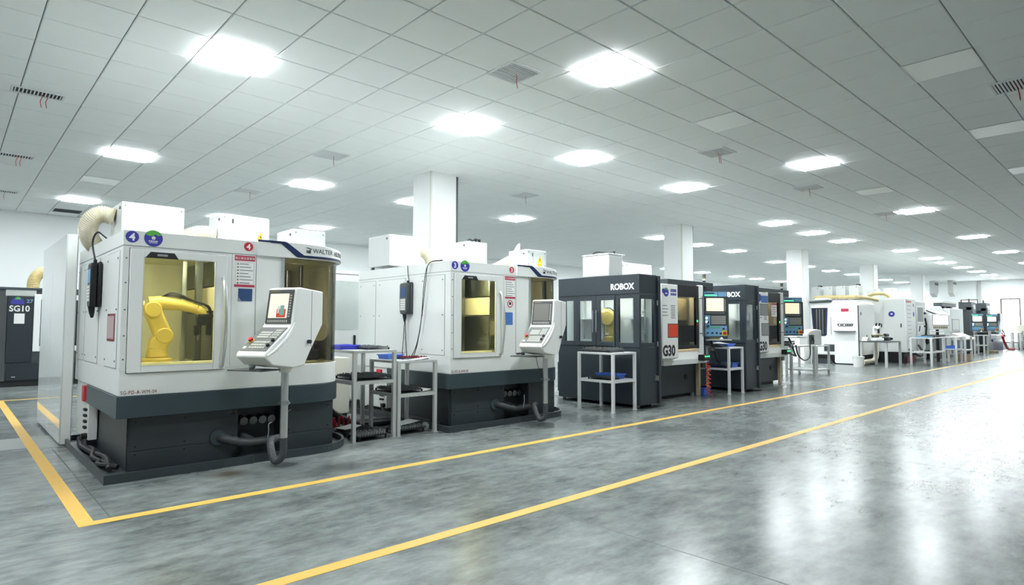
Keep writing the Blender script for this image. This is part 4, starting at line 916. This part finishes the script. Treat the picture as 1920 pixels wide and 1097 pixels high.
    s = MB(); s.cyl((2.85, .50, 2.13), (2.85, .50, 2.17), .03, 12); sl = s.build('stack_light', 'black', t)
    for k, m_ in enumerate(('white_bright', 'olive', 'bezel')): MB().cyl((2.85, .50, 2.17+.04*k), (2.85, .50, 2.21+.04*k), .03, 12).build('lamp_segment', m_, sl)
    bx = box('hand_box', 2.10, 2.33, .10, .22, .66, .77, 'black', t, .012)
    for k in range(3): MB().cyl((2.15+k*.06, .10, .735), (2.15+k*.06, .09, .74), .015, 10).build('lit_button', 'green_lamp', bx)
    control_panel((2.76, .22), 235, .225, 1.07, 1.95, t)
    hose('panel_cable', [(2.7, .3, 1.02), (2.68, .22, .85), (2.75, .2, .68), (2.95, .25, .6), (3.05, .4, .64)], .02, 'rubber', t, 8)
    box('panel_support', 2.56, 2.70, .40, .55, .5, 1.1, 'bezel', t, .006); box('clutter_shelf', 2.5, 2.9, .25, .55, .93, .95, 'black', t); MB().cyl((2.6, .25, .84), (2.6, .2, .86), .04, 12).build('cable_plug', 'steel_dark', t)
    return t
robot_cell((7.95, 5.63, 0), 'nearer dark robot cell with full ROBOX lettering')
robot_cell((11.52, 5.66, 0), 'farther dark robot cell partly hidden behind control panel')
cell_robot((8.22, 6.43, .95), 'yellow robot arm inside the nearer dark robot cell')
cell_robot((11.79, 6.46, .95), 'yellow robot arm inside the farther dark robot cell')
g30((7.95, 5.63, 0), 'nearer G30 grinder with red notice on its white post', 0)
g30((11.52, 5.66, 0), 'farther G30 grinder with grey notices on its post', 1)
tag(hose('coil_hose', [(10.37+.04*math.cos(k*1.05), 5.83+.04*math.sin(k*1.05), .60-.0125*k) for k in range(44)] + [(10.38, 5.80, .03), (10.5, 5.82, .02)], .01, 'orange_red', None, 6, step=3), 'orange coiled air hose hanging below the nearer G30 grinder', 'air hose')
tub(10.60, 6.1, 0, .22, .24, .11, 'bin_blue', 'blue box on floor beside orange coiled hose')
t = thing('filter_unit', 'round topped white filter drum with cables on the nearer robot cell roof', 'filter unit', (8.2, 6.52, 2.11), 0, 'filter units on the machine roofs')
MB().prism([(-.22, -.27), (.16, -.27), (.22, -.15), (.22, .3), (-.22, .3)], 0, .36, 'z').build('casing', 'white', t, .02, seg=3)
box('lid', -.225, .225, -.275, .305, .36, .385, 'white', t, .008)
hose('roof_cable', [(-.1, .2, .385), (-.1, .1, .43), (-.08, -.05, .42), (-.05, -.25, .40)], .012, 'rubber', t, 6)
for k in range(2): MB().cyl((0, -.05-.16*k, .385), (0, -.05-.16*k, .43), .02, 10).build('cable_gland', 'black', t)
vent_box(9.25, 10.1, 6.85, 7.3, 2.02, 2.47, 'white filter cabinet with warning triangle on the nearer G30 roof', warn=.15, legs=True)
tag(hose('hose_stub', [(8.41, 6.5, 2.26), (8.6, 6.6, 2.28), (8.9, 6.85, 2.26), (9.24, 7.05, 2.24)], .07, 'hose_grey', None, 12, rib=.06, step=12), 'dark ribbed hose between drum and cabinet on the robot cell roof', 'hose')

# ================================================================== GREY BENCHES, STOOL
stand(14.76, 16.2, 6.12, 7.02, .81, [], 'frame_grey', 'grey workbench with clutter right of the farther G30 grinder', 'workbench', .06, 'grey workbenches')
stand(16.45, 17.32, 6.18, 7.0, .785, [.16], 'frame_grey', 'small grey workbench before the big white machine', 'workbench', .05, 'grey workbenches')
t = thing('machine_hood', 'grey sheet metal hood standing on the small grey workbench', 'hood', (17.0, 6.55, .785)); t.rotation_euler = (0, 0, -.5)
MB().prism([(-.22, 0), (.22, 0), (.22, .40), (.02, .42), (-.17, .36), (-.22, .28)], -.16, .16, 'y').build('shell', 'frame_grey', t, .02); box('opening', -.18, -.02, -.163, -.16, .03, .27, 'bezel', t)
hose('wires', [(-.1, -.17, .22), (-.06, -.2, .12), (-.12, -.19, .04)], .015, 'black', t, 6)
t = thing('power_unit', 'small white power unit with knob on the grey workbench', 'power unit', (15.25, 6.4, .81)); box('case', -.13, .13, -.1, .1, 0, .13, 'print_white', t, .008); MB().cyl((.05, -.1, .05), (.05, -.125, .05), .02, 10).build('knob', 'black', t); box('grip', -.1, .0, -.05, .05, .13, .16, 'frame_grey', t)
t = thing('tool_heap', 'dark clamp fixture at left end of the grey workbench', 'fixture', (14.98, 6.35, .81)); box('base', -.12, .12, -.08, .08, 0, .05, 'black', t, .005); MB().cyl((-.05, 0, .05), (-.05, 0, .13), .035, 12).build('chuck', 'steel_dark', t); box('jaw', .03, .09, -.04, .04, .05, .11, 'bezel', t)
tag(hose('bench_cable', [(14.9, 6.08, .84), (14.95, 6.05, .6), (15.3, 6.04, .46), (15.65, 6.05, .55), (15.8, 6.1, .84)], .016, 'black', None, 7), 'black cable looping under the grey workbench front', 'cable')
t = thing('stool', 'metal stool with thin splayed legs under the grey bench', 'stool', (17.2, 7.9, 0))
MB().cyl((0, 0, .45), (0, 0, .48), .17, 20).build('seat', 'frame_grey', t, .005)
for k in range(4):
    a = PI/4+k*PI/2; MB().cyl((.13*math.cos(a), .13*math.sin(a), .45), (.24*math.cos(a), .24*math.sin(a), 0), .012, 8).build('leg', 'steel_dark', t)
MB().tube([(.19*math.cos(2*PI*k/16), .19*math.sin(2*PI*k/16), .2) for k in range(17)], .008, 6).build('foot_ring', 'steel_dark', t)

# ================================================================== BIG WHITE MACHINE WITH BLUE-EDGED WINDOW
t = thing('grinding_centre', 'big rounded white machine with blue-edged dark window', 'grinding machine', (22.3, 7.05, 0))      # front faces -X
MB().prism([(0, .30), (0, 2.02), (.10, 2.15), (1.45, 2.19), (1.53, 2.1), (1.53, .30)], .02, 1.7, 'x').build('body', 'white_bright', t, .03)
box('under_base', .10, 1.6, .05, 1.5, 0, .30, 'black', t)
fp = MB().prism([(-.01, .05), (-.01, 1.95), (.06, 2.10), (.68, 2.14), (.74, 2.08), (.74, .05), (.68, .03), (.06, .03)], -.05, .03, 'x').build('operator_panel', 'white_bright', t, .012, seg=3)
box('panel_edge', -.052, .04, -.018, -.008, .2, 1.98, 'bezel', t)
sc1 = box('display_recess', -.056, -.05, .09, .66, 1.42, 1.93, 'white', fp); box('display', -.060, -.056, .14, .60, 1.48, 1.75, 'screen_white', fp); box('red_plate', -.06, -.056, .26, .50, 1.78, 1.88, 'sign_red', fp)
bb = MB().prism([(.12, 1.37), (.64, 1.37), (.60, 1.28), (.16, 1.28)], -.058, -.05, 'x').build('button_bar', 'bezel', fp)
for k in range(6): MB().cyl((-.058, .19+k*.073, 1.325), (-.064, .19+k*.073, 1.325), .018, 8).build('button', 'white_lamp' if k in (3, 5) else 'key_grey', bb)
box('keyboard_shelf', -.22, -.05, .06, .70, 1.10, 1.13, 'steel_dark', fp, .006); box('lower_seam', -.052, -.05, .05, .70, 1.06, 1.065, 'print_grey', fp)
wn_ = MB().prism([(.95, 1.92), (1.50, 1.92), (1.44, .98), (1.40, .94), (1.05, .94), (1.0, .98)], -.004, .0, 'x').build('window_surround', 'navy', t); wn_.location = (.02, 0, 0)
MB().prism([(1.0, 1.90), (1.44, 1.90), (1.40, .97), (1.07, .97)], -.008, -.004, 'x').build('window_glass', 'black', wn_)
for k in range(3): MB().prism([(1.1+.1*k, 1.88), (1.14+.1*k, 1.88), (1.14+.1*k, 1.0), (1.11+.1*k, 1.0)], -.010, -.008, 'x').build('inner_curtain_fold', 'steel_dark', wn_)
MB().prism([(.78, 2.17), (1.55, 2.15), (1.52, 2.09), (.84, 2.11)], -.06, .3, 'x').build('visor', 'slate_dark', t, .008); MB().prism([(.85, 2.19), (1.45, 2.17), (1.35, 2.25), (.95, 2.27)], -.02, .3, 'x').build('roof_hump', 'white_bright', t, .03)
MB().cyl((-.03, .84, 1.0), (-.03, .84, 1.6), .02, 8).build('door_handle', 'frame_grey', t)
box('dark_slot', .012, .022, .76, 1.1, .42, .66, 'slate_dark', t); MB().prism([(.78, .0), (1.5, .0), (1.5, .1), (1.42, .16), (.9, .16)], -.01, .03, 'x').build('wheel_arch', 'slate_dark', t)
MB().prism([(.03, .32), (1.55, .32), (1.6, 1.9), (1.45, 1.98), (.03, 2.0)], -.012, .02, 'y').build('side_door', 'white', t, .006); box('side_handle', .22, .25, -.03, -.012, 1.66, 1.76, 'bezel', t)
for k in range(4):
    vent_box(22.75, 23.2, 7.15+k*.42, 7.45+k*.42, 2.20, 2.68, 'white filter tower on the big white machine roof, %s' % ['first from the right', 'second from the right', 'third from the right', 'leftmost of four'][k], legs=False, cables=(k in (0, 3)))
duct('roof_duct', [(22.5, 8.5, 2.27), (22.5, 8.2, 2.30), (22.52, 7.7, 2.29), (22.6, 7.2, 2.28), (23.2, 7.0, 2.25), (24.0, 6.95, 2.20)], .06, 'long yellowish duct lying on the big white machine roof', 'duct_yellow')
duct('bent_duct', [(24.75, 7.4, 2.34), (24.7, 7.4, 2.40), (24.68, 7.2, 2.46), (24.68, 6.9, 2.44), (24.8, 6.8, 2.34)], .06, 'arched yellowish duct on the tall louvred cabinet', 'duct_yellow')
# waste bin, microscope bench
t = thing('waste_bin', 'white plastic waste bin beside the microscope bench', 'waste bin', (21.2, 6.72, 0)); MB().cyl((0, 0, 0), (0, 0, .32), .14, 20, .17).build('bucket', 'white_bright', t, smooth=True); MB().tube([(.172*math.cos(2*PI*k/20), .172*math.sin(2*PI*k/20), .32) for k in range(21)], .012, 6).build('rim', 'white', t); MB().cyl((0, 0, .321), (0, 0, .325), .155, 16).build('bag_opening', 'bezel', t)
bt = stand(21.45, 22.95, 5.98, 6.75, .80, [], 'frame_grey', 'grey bench with white microscope and bin', 'workbench', .07, 'grey workbenches')
box('rubber_mat', -.05, 1.2, -.05, .8, .80, .815, 'slate_dark', bt, .003)
t = thing('microscope', 'white microscope with black stage on the grey bench', 'microscope', (21.9, 6.35, .815)); t.rotation_euler = (0, 0, .6)
box('foot', -.16, .3, -.12, .12, 0, .1, 'white_bright', t, .02); box('stage', -.14, .2, -.14, .14, .16, .2, 'olive', t, .005); box('column', .2, .3, -.06, .06, .1, .45, 'white_bright', t, .02)
MB().tube([(.25, 0, .42), (.05, 0, .46), (-.05, 0, .38)], [.07, .07, .04], 12).build('head', 'white_bright', t, smooth=True)
for s in (-1, 1): MB().cyl((.05, s*.04, .48), (-.04, s*.05, .56), .025, 10).build('eyepiece', 'black', t)
MB().cyl((-.05, 0, .38), (-.05, 0, .25), .03, 10).build('objective', 'black', t); MB().cyl((.25, -.1, .15), (.25, .1, .15), .035, 12).build('focus_knob', 'black', t)
t = thing('measuring_head', 'black clamp head beside the microscope', 'fixture', (22.55, 6.3, .80)); box('block', -.1, .1, -.1, .1, 0, .14, 'bezel', t, .01); MB().cyl((-.14, 0, .2), (.14, 0, .2), .05, 12).build('barrel', 'black', t); MB().cyl((-.14, 0, .08), (.14, -.12, .08), .04, 12).build('barrel', 'black', t)
t = thing('desk_holder', 'small steel holder at left end of microscope bench', 'holder', (21.60, 6.62, .815)); MB().prism([(-.15, 0), (.15, 0), (.1, .1), (-.02, .13)], -.08, .08, 'y').build('wedge', 'frame_grey', t, .008); MB().cyl((.02, -.02, .1), (.08, -.02, .18), .02, 8).build('rod', 'black', t)
duct('exhaust_duct', [(23.6, 6.9, .75), (23.5, 6.88, .4), (23.2, 6.85, .15), (22.6, 6.88, .1), (22.1, 6.88, .1)], .08, 'pale exhaust hose bending to the floor under microscope bench')

# tall louvred cabinet
t = thing('louvred_cabinet', 'tall grey-white cabinet with slits and black base', 'cabinet', (24.6, 6.28, 0))
box('carcass', 0, 1.35, 0, 2.2, .38, 2.27, 'white', t, .01); box('black_base', .04, 1.3, .06, 2.1, 0, .38, 'black', t); box('red_base_plate', .25, 1.25, .03, .06, .02, .22, 'print_red', t)
for y0, y1 in ((.05, .62), (.66, 1.28), (1.32, 2.15)): d = box('door', -.012, 0, y0, y1, .42, 2.22, 'white', t, .004); box('latch', -.03, -.012, y0+.05, y0+.08, 1.25, 1.38, 'black', d)
box('front_frame', .0, .06, -.03, 0, .38, 2.3, 'white_bright', t, .006)
for k in range(10): box('louvre', .32, .75, -.006, 0, .75+k*.14, .765+k*.14, 'print_grey', t)
b = disc_x(-.012, .4, 1.72, .1).build('round_sticker', 'badge_blue', t); box('sticker_mark', -.018, -.015, .37, .43, 1.70, 1.75, 'print_white', b)
tx = MB()
for k in range(5): tx.box(.34+k*.1, .41+k*.1, -.004, 0, 2.13, 2.19)
tx.build('red_lettering', 'orange_red', t); box('logo_mark', .2, .28, -.004, 0, 2.12, 2.20, 'bezel', t)
disc_y(1.1, 0, 2.05, .06).build('small_sticker', 'slate', t); disc_y(1.1, 0, 1.72, .09).build('small_sticker', 'badge_blue', t)
for k in range(2): vent_box(25.05, 25.4, 6.7+k*.55, 7.05+k*.55, 2.27, 2.66, 'white filter tower on the louvred cabinet, %s one' % ['right hand', 'left hand'][k], legs=False)
# grey enclosure beside it
t = thing('machine_enclosure', 'grey machine enclosure with meshed upper window beyond the louvred cabinet', 'machine', (26.25, 6.35, 0))
box('body', 0, 1.3, 0, 1.8, .1, 2.2, 'frame_grey', t, .01); box('plinth', .05, 1.25, .05, 1.7, 0, .1, 'bezel', t); ring_y(.1, 1.0, 1.4, 2.05, .05, -.02, 0).build('mesh_frame', 'white', t); box('mesh', .15, .95, -.01, 0, 1.45, 2.0, 'print_grey', t)
for k in range(6): box('mesh_bar', .2+k*.13, .215+k*.13, -.018, -.01, 1.45, 2.0, 'frame_grey', t)
box('lower_door', .1, 1.0, -.02, 0, .3, 1.35, 'white', t, .006); box('door_bar', .2, .8, -.045, -.02, .86, .90, 'print_grey', t); MB().cyl((.2, -.05, 1.1), (.32, -.05, 1.3), .018, 8).build('lever', 'bezel', t)
hose('cable_run', [(1.15, -.03, 1.6), (1.2, -.05, 1.3), (1.15, -.04, 1.0), (1.2, -.05, .6)], .03, 'rubber', t, 8)
for z in (1.75, 1.25, .9): box('connector', 1.08, 1.24, -.06, 0, z, z+.07, 'black', t)
# white stand and small stands far along the aisle
stand(23.35, 25.05, 5.22, 5.85, .92, [.45], 'frame_white', 'long white stand with tools before the louvred cabinet', leg=.06)
tool_tray(24.4, 5.5, .92, .7, .4, 'dark tool tray on the long white stand', .06); tub(23.8, 5.55, .92, .5, .4, .04, 'panel_blue', 'pale blue flat tray on the long white stand')
t = thing('dial_gauge_stand', 'black dial gauge fixture under the long white stand top', 'fixture', (24.55, 5.55, .452)); box('base', -.3, .3, -.1, .1, 0, .04, 'bezel', t); MB().cyl((0, 0, .04), (0, 0, .36), .02, 8).build('rod', 'steel_dark', t); MB().cyl((-.32, 0, .33), (.35, 0, .33), .035, 10).build('arm', 'black', t); MB().cyl((-.28, -.05, .33), (-.28, .05, .33), .07, 14).build('dial', 'black', t)
tag(hose('floor_cable', [(24.3, 6.1, .5), (24.5, 5.98, .35), (25.0, 5.95, .25), (25.6, 6.0, .35), (25.9, 6.2, .6)], .04, 'rubber', None, 8), 'thick black cable drooping behind the long white stand', 'cable')

# white rounded machine with big bright screen
t = thing('tool_grinder', 'rounded white machine with large bright screen on arm', 'grinding machine', (27.9, 6.3, 0))
MB().prism([(0, .25), (0, 1.85), (.2, 2.08), (1.9, 2.1), (2.3, 1.95), (2.3, .25)], 0, 1.6, 'y').build('body', 'white', t, .04); box('base', .1, 2.2, .05, 1.5, 0, .25, 'bezel', t); box('lower_panel', .05, 2.2, -.03, 0, .3, 1.0, 'beige', t, .01)
MB().cyl((.3, -.02, 1.75), (2.1, -.02, 1.72), .16, 16).build('roller_cover', 'white_bright', t, smooth=True); box('valve_block', 1.0, 1.6, -.25, -.16, 1.62, 1.78, 'sheet_blue', t, .02)
sc_ = box('screen_case', -.36, .36, 0, .14, 1.17, 1.74, 'frame_white', t, .03); sc_.location = (-.9, -.55, 0); sc_.rotation_euler = (0, 0, math.radians(230)+PI/2)
box('screen_bezel', -.31, .31, -.006, 0, 1.32, 1.71, 'bezel', sc_); box('screen', -.29, .29, -.010, -.006, 1.345, 1.69, 'screen_white', sc_); b = MB()
for k in range(8): b.box(-.28+k*.07, -.235+k*.07, -.008, 0, 1.21, 1.29)
b.build('keys', 'olive', sc_); box('keyboard_tray', -.38, .38, -.2, .0, 1.08, 1.105, 'frame_grey', sc_, .004)
MB().cyl((-.8, -.42, 0), (-.8, -.42, 1.2), .05, 10).build('arm_post', 'black', t); MB().cyl((-.75, -.42, 1.74), (-.6, -.05, 1.9), .04, 8).build('arm_joint', 'steel_dark', t); box('grey_tank', -.55, .0, -.62, -.12, .12, 1.0, 'print_grey', t, .05)
# beige machine with dark roof beam
t = thing('surface_grinder', 'pale grey-green machine with sloping tray under a dark roof beam', 'grinding machine', (30.95, 6.25, 0))
box('body', 0, 2.4, 0, 1.6, .1, 2.05, 'mist', t, .02); box('base', .05, 2.3, .03, 1.5, 0, .1, 'black', t); ring_y(.3, 1.6, 1.1, 1.6, .04, -.015, 0).build('hatch_frame', 'print_grey', t); box('hatch', .34, 1.56, -.01, 0, 1.14, 1.56, 'frame_grey', t)
MB().prism([(-.5, .72), (-.5, .78), (0, 1.02), (0, .72)], .2, 1.9, 'x').build('sloping_tray', 'beige', t, .01); box('dark_opening', .3, 1.7, -.012, 0, .98, 1.08, 'bezel', t); box('dark_lower', .1, 2.3, -.02, 0, .15, .68, 'slate_dark', t, .006)
box('roof_beam', -.35, 2.2, .2, .5, 2.14, 2.28, 'slate', t, .01); box('roof_cap', -.4, 2.2, .15, .55, 2.28, 2.34, 'beige', t); box('beam_foot', 1.4, 1.7, .25, .45, 2.05, 2.14, 'black', t); box('beam_foot', .3, .6, .25, .45, 2.05, 2.14, 'black', t)
stand(25.9, 26.75, 5.06, 5.5, .92, [.5], 'frame_white', 'white stand with blue box below the bright screen', leg=.06); tub(26.3, 5.28, .502, .6, .33, .1, 'bin_blue', 'long blue box on the stand below the bright screen')
stand(27.6, 28.7, 5.12, 5.5, .92, [.42], 'frame_white', 'white stand before the sloping beige tray', leg=.06); t = thing('carton', 'brown carton on floor under the far white stand', 'carton', (28.15, 5.31, 0)); box('box_body', -.4, .4, -.14, .14, 0, .24, 'cardboard', t, .006); box('tape', -.401, .401, -.03, .03, .236, .243, 'beige', t)
# two far dark-fronted machines with lit panels
for k, (x, y, l) in enumerate(((35.5, 6.2, 'far dark machine with lit control panel, nearer of two'), (37.95, 6.05, 'far dark machine with lit control panel, farther of two'))):
    t = thing('cnc_grinder', l, 'grinding machine', (x, y, 0), 0, 'far dark machines')
    box('body', 0, 1.5, .2, 2.0, .08, 2.05, 'slate_dark', t, .01); box('base', .05, 1.4, .25, 1.9, 0, .08, 'black', t); box('door', .3, 1.4, .17, .2, .5, 1.95, 'black', t, .01); box('door_window', .5, 1.2, .16, .17, 1.0, 1.8, 'bezel', t)
    box('front_post', -.1, .14, .05, .3, .08, 2.2, 'slate_dark', t, .006); box('header', -.1, .9, .1, .6, 2.05, 2.45, 'slate_dark', t, .01); box('header_screen', .2, .7, .09, .1, 2.12, 2.32, 'frame_white', t); MB().cyl((.5, .3, 2.45), (.5, .3, 2.6), .035, 10).build('stack_light', 'bezel', t)
    box('lower_apron', .2, 1.45, .1, .2, .1, .5, 'slate_dark', t, .01)
    control_panel((-.32, -.15), 235, .30, 1.07, 1.88, t, 'screen_white'); box('panel_post', -.3, -.15, .02, .17, 0, 1.07, 'bezel', t)
stand(33.9, 34.7, 5.6, 6.0, .9, [.45], 'frame_grey', 'grey stand before the nearer far dark machine', leg=.06)
t = thing('pallet', 'small dark pallet on the floor at far end of aisle', 'pallet', (36.9, 5.85, 0))
for k in range(4): box('board', -.6, .6, -.2+k*.11, -.11+k*.11, .09, .12, 'olive', t)
for x in (-.5, 0, .42): box('bearer', x, x+.08, -.2, .22, 0, .09, 'wood', t)
# machining centre by the windows
t = thing('machining_centre', 'white machining centre with navy base by end windows', 'machining centre', (40.3, 6.3, 0))
box('base', 0, 2.8, 0, 1.7, 0, .62, 'navy', t, .02); box('column', 1.2, 2.7, .8, 1.7, .62, 2.25, 'white_bright', t, .02); box('side_guard', 2.2, 2.75, .0, .12, .62, 2.0, 'slate_dark', t, .01); MB().prism([(1.5, .85), (2.2, 1.6), (2.2, .85)], .0, .1, 'y').build('guard_slope', 'slate', t)
box('chip_tray', .1, 2.6, -.15, .7, .62, .85, 'white', t, .02); box('spindle_head', 1.3, 1.9, .3, .9, 1.3, 1.9, 'white', t, .03); MB().cyl((1.6, .5, 1.3), (1.6, .5, 1.05), .08, 12).build('spindle', 'steel_dark', t); hose('cable_loop', [(1.9, -.1, .9), (2.1, -.2, .75), (2.35, -.15, .85), (2.4, -.05, 1.1)], .03, 'bezel', t, 8)
tag(hose('red_hose', [(40.9, 6.0, .8), (41.3, 5.98, .45), (41.9, 5.95, .12), (42.4, 5.9, .06), (43.2, 5.85, .06)], .06, 'red', None, 10), 'thick red hose running from machining centre to white stand', 'hose')
stand(43.3, 43.95, 5.55, 6.0, .95, [.5], 'frame_white', 'white stand by the end window beside red hose', leg=.07)
t = thing('side_cabinet', 'beige cabinet at the far right edge by the window', 'cabinet', (44.0, 5.05, 0)); box('carcass', 0, .55, 0, .75, .1, 1.35, 'beige', t, .02); box('plinth', .05, .5, .05, .7, 0, .1, 'black', t); box('door_seam', -.003, 0, .0, .75, .68, .69, 'print_grey', t); MB().cyl((0, .5, 1.0), (-.03, .5, 1.0), .03, 10).build('knob', 'steel_dark', t)
t = thing('cooling_unit', 'dark cooling unit standing beside the white machining centre', 'cooling unit', (42.2, 6.45, 0)); 
t.location = (43.35, 6.45, 0); box('case', 0, .7, 0, .7, .3, 1.15, 'bezel', t, .01); box('foot', 0, .7, 0, .7, 0, .3, 'frame_grey', t, .01); box('top_tray', -.05, .75, -.05, .75, 1.15, 1.19, 'black', t)
for k in range(5): box('grille_slat', .08, .62, -.01, 0, .45+k*.12, .5+k*.12, 'black', t)
